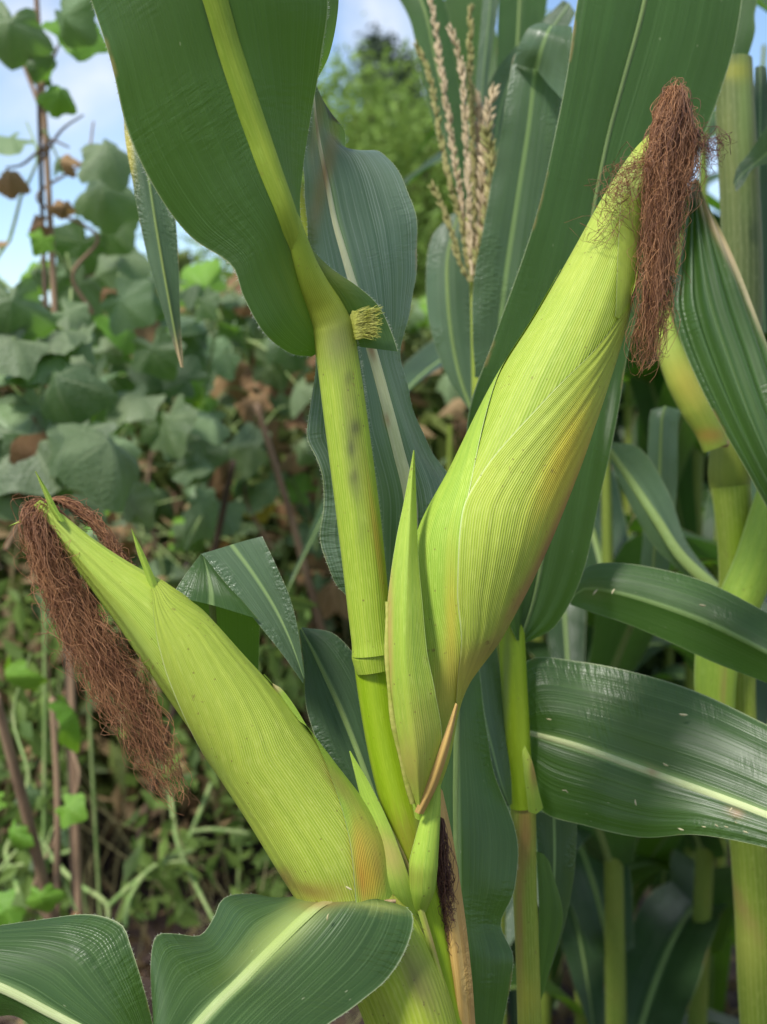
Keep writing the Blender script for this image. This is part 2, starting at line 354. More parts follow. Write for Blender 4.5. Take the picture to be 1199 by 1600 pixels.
# ------------------------------------------------------------------ builders
def leaf(name, parent, L, Mi, R, mat, na=70, nc=21, cup=(0.0, 0.0), wave=(0.0, 3.0, 0.0), rib=None, stains=None, pleat=(0.0, 6), fuzz=None, ext=0.0, droop=.5):
    """A leaf blade through its two margins and its midrib (world points). rib = (w0, w1, height, material)."""
    if ext > 0:                                      # the blade goes on to its pointed tip
        L, Mi, R = np.asarray(L), np.asarray(Mi), np.asarray(R)
        dr = nrm(Mi[-1] - Mi[-2]); hl, hr = L[-1] - Mi[-1], R[-1] - Mi[-1]
        base_ = Mi[-1]
        for f in (.25, .5, .75, .92, 1.0):
            p = base_ + dr * ext * f + np.array([0, 0, -droop * ext * f * f]); w = (1 - f ** 1.8)
            Mi = np.vstack([Mi, p]); L = np.vstack([L, p + hl * w]); R = np.vstack([R, p + hr * w])
        na = int(na * 1.3)
    L, Mi, R = cr(L, na), cr(Mi, na), cr(R, na)
    half = nc // 2
    Tn = nrm(np.gradient(Mi, axis=0)); A = nrm(R - L)
    Nn = np.cross(Tn, A); Nn = nrm(Nn)
    Nn = np.where(((CAMP - Mi) * Nn).sum(1, keepdims=True) < 0, -Nn, Nn)
    for _ in range(3): Nn[1:-1] = nrm(Nn[:-2] + Nn[1:-1] * 2 + Nn[2:])
    wid = np.linalg.norm(R - L, axis=1)
    s = chord(Mi); q = np.linspace(0, 1, na)
    rows = np.zeros((na, nc, 3))
    for j in range(nc):
        if j <= half: t = j / half; P = L + (Mi - L) * t; c = cup[0]
        else: t = (j - half) / half; P = Mi + (R - Mi) * t; c = cup[1]
        e = abs(j / (nc - 1) * 2 - 1)
        off = c * 4 * t * (1 - t) * wid
        off = off + wave[0] * e ** 2.2 * np.sin(q * wave[1] * 6.283 + wave[2] + (1.3 if j > half else 0)) * np.minimum(1, wid / .03)
        off = off + wave[0] * .35 * e ** 3 * np.sin(q * wave[1] * 6.283 * 2.7 + wave[2] * 2 + (2 if j > half else 0)) * np.minimum(1, wid / .03)
        off = off + pleat[0] * np.sin(j / (nc - 1) * pleat[1] * 6.283)
        rows[:, j] = P + Nn * off[:, None]
    uv = np.stack(np.broadcast_arrays(np.linspace(0, 1, nc)[None, :], (s * 10)[:, None]), -1)
    o = mesh_obj(name, rows.reshape(-1, 3), grid_faces(na, nc), mat, parent, uv.reshape(-1, 2), True, stains)
    if rib:
        w0, w1, hgt, rm = rib[:4]
        q0, q1 = rib[4] if len(rib) > 4 else (0, 1)
        k = [i for i in range(na) if q0 <= q[i] <= q1]
        mid = rows[k, half]; nn = Nn[k]; aa = nrm(A[k] - Tn[k] * (A[k] * Tn[k]).sum(1, keepdims=True))
        ww = (np.interp(np.linspace(0, 1, len(k)), [x[0] for x in w0], [x[1] for x in w0]) if isinstance(w0, list) else np.linspace(w0, w1, len(k)))[:, None]
        sink = np.clip((q[k] - q0) / rib[5], 0, 1) if len(rib) > 5 else np.ones(len(k))
        sink = (sink * sink * (3 - 2 * sink))[:, None]
        prof = [(-1, -.12), (-.72, .55), (-.3, .95), (0, 1.0), (.3, .95), (.72, .55), (1, -.12)]
        RV = np.stack([mid + aa * ww * x + nn * (ww * hgt * z * sink + .0001 - .0045 * (1 - sink)) for x, z in prof], 1)
        ruv = np.stack(np.broadcast_arrays(np.linspace(.03, .97, 7)[None, :], (s[k] * 10)[:, None]), -1)
        mesh_obj('midrib', RV.reshape(-1, 3), grid_faces(len(k), 7), rm, o, ruv.reshape(-1, 2), True, stains)
    if fuzz:
        hairs(o, [rows[:, 0]] if fuzz[2] == 'L' else [rows[:, -1]] if fuzz[2] == 'R' else [rows[:, 0], rows[:, -1]],
              [rows[:, 0] - rows[:, 2], rows[:, -1] - rows[:, -3]] if fuzz[2] == 'LR' else ([rows[:, 0] - rows[:, 2]] if fuzz[2] == 'L' else [rows[:, -1] - rows[:, -3]]), fuzz[0], fuzz[1])
    return o

def hairs(parent, curves, dirs, count, length):
    V, F = [], []
    for C, D in zip(curves, dirs):
        D = nrm(D)
        for _ in range(count):
            x = rng.random() * (len(C) - 1.001); i = int(x); f = x - i
            p = C[i] * (1 - f) + C[i + 1] * f
            d = nrm(D[i] + rng.normal(0, .45, 3)); l = length * (.5 + rng.random())
            sdv = nrm(np.cross(d, FWD)) * .00005
            b = len(V)
            V += [p - sdv, p + sdv, p + d * l + UP * l * .1]; F.append((b, b + 1, b + 2))
    o = mesh_obj('margin_hairs', V, F, MAT['fuzz'], parent); o['kind'] = 'stuff'
    return o

class Ear:
    """An ear: rings between a left and a right outline; every husk leaf wraps over these rings."""
    def __init__(self, st, depth=.95, n=200):
        Lp = W([(a, b, d) for a, b, _, _, d in st]); Rp = W([(c, e, d) for _, _, c, e, d in st])
        C, H = (Lp + Rp) / 2, (Rp - Lp) / 2
        s = chord(C); s /= s[-1]; self.t = np.linspace(0, 1, n)
        self.C = interp_cr(s, C, self.t); self.H = interp_cr(s, H, self.t)
        self.len = chord(self.C)[-1]
        Tn = nrm(np.gradient(self.C, axis=0))
        D = nrm(np.cross(Tn, nrm(self.H)))
        D = np.where(((CAMP - self.C) * D).sum(1, keepdims=True) < 0, -D, D)
        self.Dn = D; self.D = D * np.linalg.norm(self.H, axis=1, keepdims=True) * depth
    def P(self, t, th, off):
        t = np.asarray(t, float); i = np.clip(t * (len(self.t) - 1), 0, len(self.t) - 1.001); k = i.astype(int); f = (i - k)[..., None]
        g = lambda A: A[k] * (1 - f) + A[k + 1] * f
        C, H, D = g(self.C), g(self.H), g(self.D)
        dirv = nrm(H) * np.sin(th)[..., None] + nrm(D) * np.cos(th)[..., None]
        return C + H * np.sin(th)[..., None] + D * np.cos(th)[..., None] + dirv * np.asarray(off)[..., None]
    def ts(self, px, py):
        a = np.stack(proj(self.C - self.H), 1); b = np.stack(proj(self.C + self.H), 1)
        ab = b - a; w = np.array([px, py]) - a
        s = (w * ab).sum(1) / (ab * ab).sum(1); r = w - s[:, None] * ab
        k = int(np.argmin((r * r).sum(1) + 1e3 * np.maximum(0, np.abs(s - .5) - .62) ** 2))
        return self.t[k], math.asin(max(-1, min(1, s[k] * 2 - 1)))

def husk(name, ear, parent, left, right, mat, off=.0008, na=110, nc=40, lift=0.0, stains=None, bulge=0.0, t0=0.0, tip=None, ripple=0.0):
    """left / right: ('px', [(x, y) ...]) margins as seen, or ('th', [(t, deg) ...])."""
    def curve(e):
        if e[0] == 'px': c = sorted(ear.ts(*p) for p in e[1])
        else: c = [(t, math.radians(d)) for t, d in e[1]]
        return np.array([x[0] for x in c]), np.array([x[1] for x in c])
    (tl, al), (tr, ar) = curve(left), curve(right)
    t1 = tip if tip else max(tl[-1], tr[-1])
    q = np.linspace(0, 1, na); t = t0 + (t1 - t0) * q
    def sm(x, y):
        v = np.interp(t, x, y)
        k = np.ones(7) / 7
        return np.convolve(np.pad(v, 3, mode='edge'), k, 'valid')
    a, b = sm(tl, al), sm(tr, ar)
    u = np.linspace(0, 1, nc)
    th = a[:, None] + (b - a)[:, None] * u[None, :]
    e = np.abs(u * 2 - 1)[None, :]
    offs = off + lift * e ** 6 * np.ones_like(th) + bulge * np.sin(q * np.pi)[:, None] * (1 - e ** 2)
    uu = u[None, :] * 6.283 * (nc / 60)
    ripple = ripple * np.minimum(1, (b - a) / 1.6)[:, None]
    offs = offs + ripple * (np.sin(uu * 7.3 + 1.5 * np.sin(5 * q[:, None])) * .6 + np.sin(uu * 12.1 + 2 * q[:, None]) * .45 + np.sin(uu * 3.1 - 4 * q[:, None] + 1.0) * .6)
    V = ear.P(np.broadcast_to(t[:, None], th.shape), th, offs)
    uv = np.stack(np.broadcast_arrays(u[None, :], (t * ear.len * 10)[:, None]), -1)
    return mesh_obj(name, V.reshape(-1, 3), grid_faces(na, nc), mat, parent, uv.reshape(-1, 2), True, stains)

def strands(name, parent, curves, mat, rad=.00014, ns=3):
    V, F = [], []
    for P in curves:
        Tn, N, B = frames(P); n = len(P)
        r = rad * np.linspace(1.0, .75, n)[:, None]
        b = len(V) and sum(len(x) for x in V)
        rings = []
        for k in range(ns):
            a = 2 * math.pi * k / ns
            rings.append(P + r * (math.cos(a) * N + math.sin(a) * B))
        V.append(np.stack(rings, 1).reshape(-1, 3))
        F += [(b + i * ns + k, b + i * ns + (k + 1) % ns, b + (i + 1) * ns + (k + 1) % ns, b + (i + 1) * ns + k) for i in range(n - 1) for k in range(ns)]
    o = mesh_obj(name, np.concatenate(V), F, mat, parent)
    o['kind'] = 'stuff'
    return o

def smooth_noise(n, amp, k):
    c = rng.normal(0, 1, (k + 3, 3))
    return interp_cr(np.arange(k + 3), c, np.linspace(.5, k + 1.5, n)) * amp

def silk_tuft(name, parent, gl, gr, count, mat, d_spread=.012, end=(.55, 1.0), curl=.0016, n=44, rad=.00014, clump=14):
    """gl / gr: the two sides of the tuft (world points); strands fill the space between."""
    GL, GR = cr(gl, n), cr(gr, n)
    curves = []
    cl = [(rng.random(), rng.normal(0, .5)) for _ in range(clump)]
    for i in range(count):
        c = cl[rng.integers(clump)]
        w = np.clip(c[0] + rng.normal(0, .1), -.04, 1.04) if rng.random() < .7 else rng.random()
        dd = (c[1] * .6 + rng.normal(0, .45)) * d_spread
        e = end[0] + (end[1] - end[0]) * rng.random(); wild = rng.random() < .1; ck = curl * (.35 + 1.1 * rng.random()) * (2.0 if wild else 1.0)
        q = np.linspace(0, e, n) * (n - 1); k = np.clip(q.astype(int), 0, n - 2); f = (q - k)[:, None]
        wv = np.clip(w + np.interp(np.linspace(0, 1, n), [0, .3, .65, 1], [0, rng.normal(0, .05), rng.normal(0, .1), rng.normal(0, .16)]), -.08, 1.08)[:, None]
        PL = GL[k] * (1 - f) + GL[k + 1] * f; PR = GR[k] * (1 - f) + GR[k + 1] * f
        P = PL * (1 - wv) + PR * wv
        g = np.linspace(0, 1, n)[:, None]
        P = P + FWD * dd * np.minimum(1, g * 4) * np.sqrt(np.maximum(.15, 1 - (2 * w - 1) ** 2))
        P = P + smooth_noise(n, ck * 1.1, 4) * np.minimum(1, g * 3) + smooth_noise(n, ck * .8, 12 + int(rng.integers(8))) * np.minimum(1, g * 2.2)
        fr = 4 + rng.random() * 9; ph = rng.random(2) * 6.28; am = curl * (.15 + .95 * g ** 1.5) * (.4 + rng.random())
        P = P + am * (np.sin(g * fr * 6.28 + ph[0]) * RT + np.cos(g * fr * 6.28 + ph[1]) * UP)
        if rng.random() < .35:                      # a frizzed end
            h = np.maximum(0, g - .8) / .2; a = h * (5 + 6 * rng.random()) + ph[0]
            P = P + h * .0028 * (np.cos(a) * RT + np.sin(a) * UP)
        curves.append(P)
    return strands(name, parent, curves, mat, rad)

# ================================================================== THE GROUND
def soil_mat():
    m, nt = new_mat('soil')
    tc = node(nt, 'ShaderNodeTexCoord')
    n1 = node(nt, 'ShaderNodeTexNoise', {'Vector': tc.outputs['Object'], 'Scale': 9.0, 'Detail': 8.0, 'Roughness': .7}).outputs[0]
    n2 = node(nt, 'ShaderNodeTexNoise', {'Vector': tc.outputs['Object'], 'Scale': 2.1, 'Detail': 4.0}).outputs[0]
    n3 = node(nt, 'ShaderNodeTexNoise', {'Vector': tc.outputs['Object'], 'Scale': 70.0, 'Detail': 4.0}).outputs[0]
    c = mixc(nt, ramp(nt, n1, .3, .7), (.05, .034, .03), (.13, .09, .075))
    c = mixc(nt, M_(nt, 'MULTIPLY', ramp(nt, n2, .45, .7), .5), c, (.17, .125, .09))
    c = mixc(nt, M_(nt, 'MULTIPLY', ramp(nt, n3, .55, .75), .4), c, (.22, .17, .13))
    finish(nt, c, M_(nt, 'ADD', n1, M_(nt, 'MULTIPLY', n3, .35)), .9, 0, None, .9, .03, .2)
    return m

gx = np.concatenate([-np.geomspace(3, 250, 14)[::-1], np.linspace(-2.8, 2.8, 90), np.geomspace(3, 250, 14)])
gy = np.concatenate([[-60, -20, -6, -2], np.linspace(-1, 6, 110), np.geomspace(6.3, 300, 18)])
GX, GY = np.meshgrid(gx, gy)
GZ = .02 * np.sin(GX * 4.1 + 1) * np.sin(GY * 3.3) + .012 * np.sin(GX * 11 + GY * 7) + .008 * np.sin(GX * 23 - GY * 19) + rng.normal(0, .006, GX.shape)
GZ *= (np.abs(GX) < 3) & (GY > -1) & (GY < 6.2)
soil = mesh_obj('ground', np.stack([GX, GY, GZ], -1).reshape(-1, 3), grid_faces(len(gy), len(gx)), soil_mat())
soil['kind'] = 'structure'

# ================================================================== THE MAIN CORN PLANT
D0 = .455
plant = empty('corn_plant', 'nearest corn plant in focus, with two large ripening ears and a thick central stalk', 'corn plant')
BR, OR, PU = (.2, .1, .03), (.55, .28, .04), (.1, .09, .05)
# stalk: bare internodes, from the soil up to the top collar
foot = np.array([at(720, 1600, D0)[0] + .02, at(720, 1600, D0)[1] + .03, -.03])
pA = [foot] + list(W([(712, 1700), (690, 1560), (672, 1450), (650, 1350), (628, 1270), (606, 1180), (592, 1100), (583, 1030), (577, 960)], D0 + .004))
tube('stalk', plant, pA, [.011, .0085, .0066, .0062, .0072, .0075, .0074, .0075, .0077, .007], MAT['stalk'], n=140, ns=24,
     bumps=[(.735, .006, .12)], stains=[(640, 1310, 60, 40, 60, BR, .5), (575, 960, 40, 60, 0, (.3, .36, .03), .6)])
# sheath around the upper stalk
stA = [(552, 690, 22, 70, -8, PU, .55), (548, 620, 18, 40, -8, PU, .4), (556, 760, 14, 40, -8, PU, .45), (530, 530, 40, 60, 0, (.15, .17, .05), .9), (556, 668, 9, 14, 0, (.05, .05, .03), .8), (549, 700, 6, 16, 0, (.05, .05, .03), .7), (545, 590, 6, 14, 0, (.06, .06, .03), .6), (553, 745, 6, 12, 0, (.06, .05, .03), .6), (590, 850, 8, 120, -8, (.4, .24, .04), .7), (566, 830, 12, 40, 0, PU, .3),
       (505, 465, 40, 45, 0, (.3, .35, .03), .8), (470, 390, 40, 70, 0, (.24, .34, .03), .95)]
sh = tube('sheath', plant, W([(584, 1022), (578, 970), (571, 900), (562, 820), (552, 740), (540, 650), (529, 570), (519, 512, .4545), (506, 480, .4512), (491, 450, .446), (476, 415, .4405), (464, 380, .4363), (453, 345, .4328), (445, 320, .4318)], D0),
     [.008, .0081, .0084, .0086, .0086, .0085, .0083, .0082, .0073, .006, .005, .0045, .004, .0028], MAT['sheath'], n=110, ns=30, stains=stA, bumps=[(.0, .015, .06)])
tube('node_ring', plant, W([(582, 1010), (583.5, 1020), (584, 1026), (585, 1036), (587, 1048)], D0 + .001), [.0081, .0085, .0086, .0081, .0075], MAT['sheath'], n=22, ns=28, stains=[(583, 1015, 60, 7, -5, (.5, .55, .2), .7)])
# fine hairs on the sheath edge
Ps = cr(W([(602, 900), (592, 790), (580, 700), (568, 600), (556, 520)], D0), 40)
hairs(sh, [Ps], [np.tile(RT, (40, 1))], 500, .0011)
# ligule tuft at the collar
lf = leaf('ligule', plant, W([(546, 484, .4535), (558, 487, .451), (572, 494, .449), (584, 503, .4485)]), W([(547, 506, .453), (560, 508, .4502), (575, 512, .448), (588, 514, .4475)]), W([(549, 530, .4535), (562, 530, .451), (576, 526, .449), (586, 521, .4485)]), MAT['ligule'], na=30, nc=19, cup=(.0, .0), wave=(.0005, 3, 0), pleat=(.00012, 7))
lg = []
for i in range(380):
    f = rng.random(); b = at(552 + 32 * rng.random(), 486 + 42 * f, .4478 + rng.normal(0, .0006))
    e = b + (at(622, 462 + 66 * f, .447) - b) * (.15 + .25 * rng.random()) + rng.normal(0, .0006, 3)
    lg.append(np.array([b, (b + e) / 2 + UP * .0003, e]))
strands('ligule_hairs', lf, lg, MAT['ligule'], .00011)
# --- big leaf rising to the upper left, seen from below
LA_st = [(497, 440, 60, 80, -15, (.28, .3, .03), .5)]
leaf('leaf', plant,
     W([(487, 556, .458), (452, 550, .449), (412, 520, .438), (378, 462, .433), (362, 415, .43), (300, 368, .428), (246, 300, .425), (200, 205, .42), (172, 90, .415), (132, -30, .41), (90, -140, .40)]),
     W([(521, 536, .458), (510, 506, .4555), (497, 474, .451), (484, 442, .4455), (467, 390, .436), (447, 328, .4275), (424, 268, .423), (404, 212, .42), (379, 140, .415), (356, 70, .41), (330, -20, .403), (290, -130, .395)]),
     W([(622, 548, .458), (612, 520, .458), (592, 478, .455), (560, 448, .452), (520, 420, .449), (490, 385, .446), (473, 330, .443), (474, 260, .44), (486, 180, .437), (500, 90, .43), (508, -30, .42)]),
     MAT['leaf_under'], na=110, nc=41, cup=(.05, .04), wave=(.0022, 3.2, .6), rib=([(0, .003), (.12, .004), (.2, .0044), (1, .0058)], 0, .5, MAT['midrib_green']), stains=LA_st, ext=.3, droop=.3, fuzz=(700, .0012, 'LR'))
# its far margin turned back behind the blade
leaf('leaf', plant, W([(506, -40), (503, 20), (500, 70), (492, 118)], .448), W([(518, -40), (516, 20), (508, 80), (494, 121)], .452), W([(530, -40), (528, 20), (515, 85), (496, 124)], .456),
     MAT['leaf_under'], na=24, nc=7)
# --- leaf behind the stalk, upper face towards us, with a cream midrib
leaf('leaf', plant,
     W([(545, 935, .49), (520, 905, .485), (503, 840, .48), (506, 775, .478), (492, 715, .475), (480, 680, .474), (490, 620, .475), (492, 520, .478), (486, 420, .48), (476, 330, .478), (474, 260, .475), (484, 180, .472), (488, 120, .47)]),
     W([(628, 940, .495), (640, 860, .49), (642, 785, .487), (622, 700, .485), (600, 615, .484), (578, 535, .484), (556, 460, .485), (538, 400, .486), (522, 345, .486), (510, 285, .483), (498, 225, .48), (490, 170, .476), (487, 118, .472)]),
     W([(700, 960, .52), (715, 860, .515), (712, 770, .51), (672, 695, .505), (640, 615, .5), (624, 552, .497), (644, 478, .497), (653, 400, .5), (640, 310, .505), (600, 236, .51), (544, 240, .5), (534, 202, .49), (510, 182, .482)]),
     MAT['leaf_painted_sheen'], na=120, nc=31, cup=(.03, .05), wave=(.0015, 4, 1.2), rib=(.0036, .0013, .5, MAT['midrib_cream']),
     stains=[(508, 270, 14, 110, 12, (.2, .12, .04), .9), (497, 190, 10, 60, 8, (.22, .16, .06), .8), (580, 545, 6, 22, -15, (.3, .12, .05), .8), (605, 655, 5, 16, -15, (.35, .16, .06), .7)], fuzz=(300, .0008, 'LR'))

# --- folded leaf behind the left ear
leaf('leaf', plant, W([(410, 838, .5), (430, 880, .497), (452, 930, .494), (466, 985, .491), (476, 1055, .488)]),
     W([(362, 851, .5), (395, 895, .497), (430, 950, .494), (455, 1003, .491), (475, 1060, .488)]),
     W([(314, 866, .498), (352, 910, .494), (398, 968, .49), (440, 1020, .487), (474, 1068, .485)]), MAT['leaf_blue'], na=50, nc=15, cup=(.02, .0), wave=(.0006, 2, 0))
leaf('leaf', plant, W([(268, 932, .485), (285, 905, .487), (300, 884, .49), (314, 866, .496)]),
     W([(330, 945, .485), (330, 925, .486), (325, 895, .49), (318, 869, .497)]), W([(405, 968, .488), (380, 940, .488), (350, 908, .492), (322, 872, .498)]),
     MAT['leaf'], na=30, nc=15, cup=(.05, .05))
leaf('leaf', plant, W([(285, 1100, .51), (282, 1010, .508), (276, 930, .49)]), W([(340, 1105, .515), (336, 1010, .51), (332, 944, .492)]), W([(402, 1110, .515), (405, 1030, .51), (406, 958, .495)]),
     MAT['leaf_under'], na=30, nc=13, rib=(.0015, .0015, .5, MAT['midrib_dim']))
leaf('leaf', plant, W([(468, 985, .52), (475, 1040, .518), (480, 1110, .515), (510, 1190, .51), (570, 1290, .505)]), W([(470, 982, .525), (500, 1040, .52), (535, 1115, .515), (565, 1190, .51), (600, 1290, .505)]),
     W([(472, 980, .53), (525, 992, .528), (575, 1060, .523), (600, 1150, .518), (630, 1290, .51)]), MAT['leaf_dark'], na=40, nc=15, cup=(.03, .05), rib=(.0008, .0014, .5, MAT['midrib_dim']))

# --- lower sheath and the leaf that carries the left ear
tube('sheath', plant, [foot + np.array([-.004, -.004, .3])] + list(W([(672, 1750), (646, 1610), (624, 1540), (602, 1490), (576, 1445), (552, 1406)], D0 - .002)),
     [.012, .0172, .0172, .0176, .018, .0185, .0187], MAT['sheath'], n=90, ns=36,
     stains=[(655, 1530, 26, 70, -25, (.12, .08, .05), .8), (600, 1580, 30, 60, -30, PU, .4), (600, 1410, 60, 22, 0, (.5, .42, .08), .7), (640, 1480, 14, 120, -28, (.3, .36, .06), .5)])
leaf('sheath_margin', plant, W([(590, 1268, .452), (624, 1340, .45), (640, 1386, .4485), (656, 1434, .448), (680, 1516, .448), (700, 1590, .45)]), W([(594, 1266, .4515), (629, 1338, .4492), (645, 1384, .4477), (661, 1432, .447), (684, 1514, .447), (703, 1590, .449)]),
     W([(598, 1266, .452), (634, 1338, .45), (650, 1384, .4485), (666, 1432, .448), (689, 1514, .448), (706, 1590, .45)]), MAT['prophyll'], na=60, nc=9, wave=(.0004, 8, 0), stains=[(640, 1350, 14, 90, -25, (.35, .22, .1), .8), (690, 1490, 14, 80, -22, (.3, .17, .09), .95)])
leaf('leaf', plant,
     W([(474, 1404, .45), (430, 1404, .455), (392, 1397, .458), (350, 1402, .455), (332, 1432, .445), (312, 1456, .436), (275, 1456, .43), (246, 1460, .425), (236, 1500, .415), (238, 1570, .405), (246, 1660, .39)]),
     W([(528, 1406, .436), (500, 1414, .432), (475, 1434, .428), (448, 1460, .424), (420, 1488, .419), (396, 1512, .414), (372, 1537, .409), (345, 1563, .403), (318, 1592, .397), (290, 1625, .39), (255, 1670, .38)]),
     W([(612, 1410, .437), (636, 1416, .436), (646, 1432, .434), (640, 1465, .431), (622, 1502, .427), (600, 1530, .423), (572, 1556, .418), (545, 1580, .413), (510, 1605, .407), (470, 1640, .4), (420, 1700, .39)]),
     MAT['leaf'], na=110, nc=37, cup=(.035, .045), wave=(.0016, 3.5, 2.0), rib=(.0021, .0013, .3, MAT['midrib_soft']),
     stains=[(450, 1450, 110, 30, -42, (.3, .38, .1), .9), (590, 1416, 60, 10, 5, (.34, .38, .1), .7), (505, 1412, 40, 9, -5, (.25, .14, .05), .7)], ext=.22, droop=.7, fuzz=(450, .0009, 'LR'))
tube('collar', plant, W([(463, 1400, .449), (490, 1408, .44), (530, 1411, .436), (575, 1411, .437), (618, 1408, .441)]), [.0006, .0012, .0013, .0012, .0007], MAT['scar'], n=40, ns=8)
# --- leaf at the lower left corner
leaf('leaf', plant, W([(250, 1680, .43), (240, 1605, .43), (224, 1540, .432), (205, 1478, .436), (190, 1444, .44), (140, 1429, .442), (70, 1436, .442), (0, 1446, .44), (-60, 1455, .436)]),
     W([(200, 1690, .42), (165, 1640, .42), (140, 1615, .42), (105, 1596, .42), (70, 1578, .42), (40, 1562, .42), (5, 1545, .42), (-30, 1532, .42), (-70, 1520, .42)]),
     W([(110, 1740, .42), (95, 1690, .42), (80, 1650, .42), (60, 1625, .422), (44, 1600, .425), (20, 1588, .428), (-5, 1590, .43), (-40, 1600, .43), (-80, 1610, .43)]),
     MAT['leaf'], na=90, nc=31, cup=(.05, .02), wave=(.001, 3, .4), rib=(.0014, .0028, .45, MAT['midrib']), ext=.25, droop=.6, fuzz=(300, .0008, 'L'))

# --- wilted small ear behind: straw-coloured husk with dark silk lying on it
leaf('dry_husk_leaf', plant, W([(683, 1232, .47), (681, 1290, .466), (676, 1360, .464), (684, 1440, .462), (696, 1530, .46), (706, 1640, .46)]),
     W([(686, 1228, .468), (689, 1300, .461), (693, 1370, .458), (704, 1450, .456), (715, 1540, .455), (722, 1640, .455)]),
     W([(692, 1236, .47), (706, 1300, .466), (718, 1370, .464), (728, 1440, .462), (738, 1530, .462), (746, 1640, .462)]), MAT['leaf_straw'], na=60, nc=13, cup=(.06, .06), wave=(.0004, 4, 0))
silk_tuft('silk', plant, W([(684, 1275), (682, 1330), (685, 1400), (692, 1470), (696, 1510)], .4575), W([(694, 1280), (702, 1340), (706, 1400), (707, 1450), (704, 1500)], .4575), 110, MAT['silk_dark'], d_spread=.004, curl=.0008, end=(.5, 1.0))

# ------------------------------------------------------------------ left ear
e1 = Ear([(470, 1408, 622, 1408, .452), (434, 1350, 592, 1300, .45), (386, 1272, 520, 1198, .447), (318, 1170, 440, 1095, .443), (266, 1095, 375, 1022, .44), (224, 1035, 318, 960, .438),
          (182, 972, 256, 912, .436), (140, 915, 195, 876, .434), (105, 868, 142, 840, .433), (75, 828, 97, 804, .432), (52, 792, 62, 782, .431)], .93)
le = husk('ear', e1, plant, ('th', [(0, -180), (1, -180)]), ('th', [(0, 180), (1, 180)]), MAT['husk_in'], off=0, nc=64, na=120, ripple=.0004,
          stains=[(100, 830, 50, 22, 50, (.4, .52, .1), .5), (210, 1000, 20, 90, -35, (.28, .4, .09), .5)])
ST1 = [(578, 1372, 18, 46, -8, (.66, .4, .04), .8), (564, 1372, 7, 40, -8, (.55, .2, .03), .7), (590, 1350, 8, 40, -12, (.4, .18, .04), .5), (565, 1330, 14, 50, -8, (.6, .36, .04), .75), (500, 1395, 60, 22, 0, (.36, .26, .05), .6), (440, 1375, 24, 26, 40, (.25, .16, .05), .8), (530, 1225, 60, 16, 52, (.3, .22, .06), .55),
       (590, 1320, 34, 60, -30, (.5, .38, .06), .6), (480, 1390, 30, 10, 20, BR, .5), (340, 1200, 60, 16, 56, (.28, .42, .08), .4)]
husk('husk_leaf', e1, le, ('px', [(470, 1407), (434, 1350), (386, 1272), (345, 1210), (322, 1168), (304, 1128), (284, 1082), (266, 1034), (252, 985), (243, 940), (239, 914)]),
     ('th', [(0, 165), (.5, 165), (.62, 150), (.7, 90)]), MAT['husk'], off=.0006, lift=.0003, bulge=.0002, stains=ST1, na=130, nc=90, ripple=.00018)
husk('husk_leaf', e1, le, ('px', [(560, 1406), (553, 1360), (548, 1320), (538, 1272), (510, 1200), (476, 1136), (440, 1086)]),
     ('th', [(0, 172), (.35, 172), (.48, 90)]), MAT['husk_green'], off=.0013, lift=.0003, bulge=.0002, stains=ST1, na=80, nc=36)
leaf('husk_tip', le, W([(264, 952, .433), (246, 912, .431), (227, 868, .431), (206, 826, .431)]), W([(250, 950, .4285), (236, 908, .4285), (221, 868, .429), (205, 825, .43)]), W([(237, 932, .431), (227, 898, .431), (215, 864, .431), (205, 825, .431)]), MAT['husk_green'], na=24, nc=7)
leaf('husk_tip', le, W([(102, 815), (90, 795), (76, 768), (57, 737)], .427), W([(96, 815), (84, 796), (72, 770), (56, 736)], .425), W([(88, 812), (78, 795), (68, 770), (55, 737)], .428), MAT['husk_green'], na=24, nc=7)
leaf('husk_tip', le, W([(480, 1135), (460, 1102), (440, 1076), (427, 1068)], .442), W([(470, 1128), (452, 1104), (436, 1080), (426, 1067)], .441), W([(462, 1122), (446, 1104), (432, 1082), (425, 1068)], .443), MAT['husk_green'], na=20, nc=7, stains=[(430, 1072, 14, 10, 40, (.5, .4, .2), .9)])
leaf('husk_tip', le, W([(66, 800), (50, 803), (34, 812), (14, 822)], .43), W([(66, 803), (50, 806), (35, 814), (14, 822)], .429), W([(66, 807), (50, 809), (36, 816), (14, 823)], .43), MAT['husk_green'], na=16, nc=5)
leaf('husk_tip', plant, W([(662, 1440, .452), (640, 1372, .445), (614, 1300, .447), (582, 1232, .45), (548, 1174, .452)]), W([(634, 1440, .45), (614, 1380, .442), (596, 1310, .445), (570, 1240, .449), (547, 1173, .452)]), W([(606, 1440, .452), (590, 1378, .444), (580, 1310, .447), (562, 1240, .45), (546, 1174, .452)]),
     MAT['husk_green'], na=40, nc=11, cup=(.06, .06), stains=[(610, 1335, 26, 50, -30, (.42, .3, .1), .7)])
silk_tuft('silk', le, W([(96, 806, .432), (62, 784, .434), (40, 798, .43), (56, 870, .429), (86, 950, .428), (126, 1040, .427), (184, 1140, .426), (236, 1220, .426), (272, 1256, .426)]),
          W([(110, 812, .437), (80, 796, .435), (78, 830, .43), (130, 930, .431), (186, 1020, .431), (232, 1090, .431), (268, 1160, .431), (286, 1220, .431), (292, 1256, .431)]), 680, MAT['silk'], d_spread=.008, end=(.3, 1.0), curl=.0013, n=60, rad=.00012)
silk_tuft('silk', le, W([(60, 786, .44), (95, 786, .446), (130, 806, .447), (165, 842, .447), (195, 892, .446)]), W([(66, 784, .442), (102, 778, .45), (142, 806, .452), (178, 850, .452), (215, 905, .45)]), 210, MAT['silk'], d_spread=.005, end=(.7, 1.0), curl=.0007, n=30)

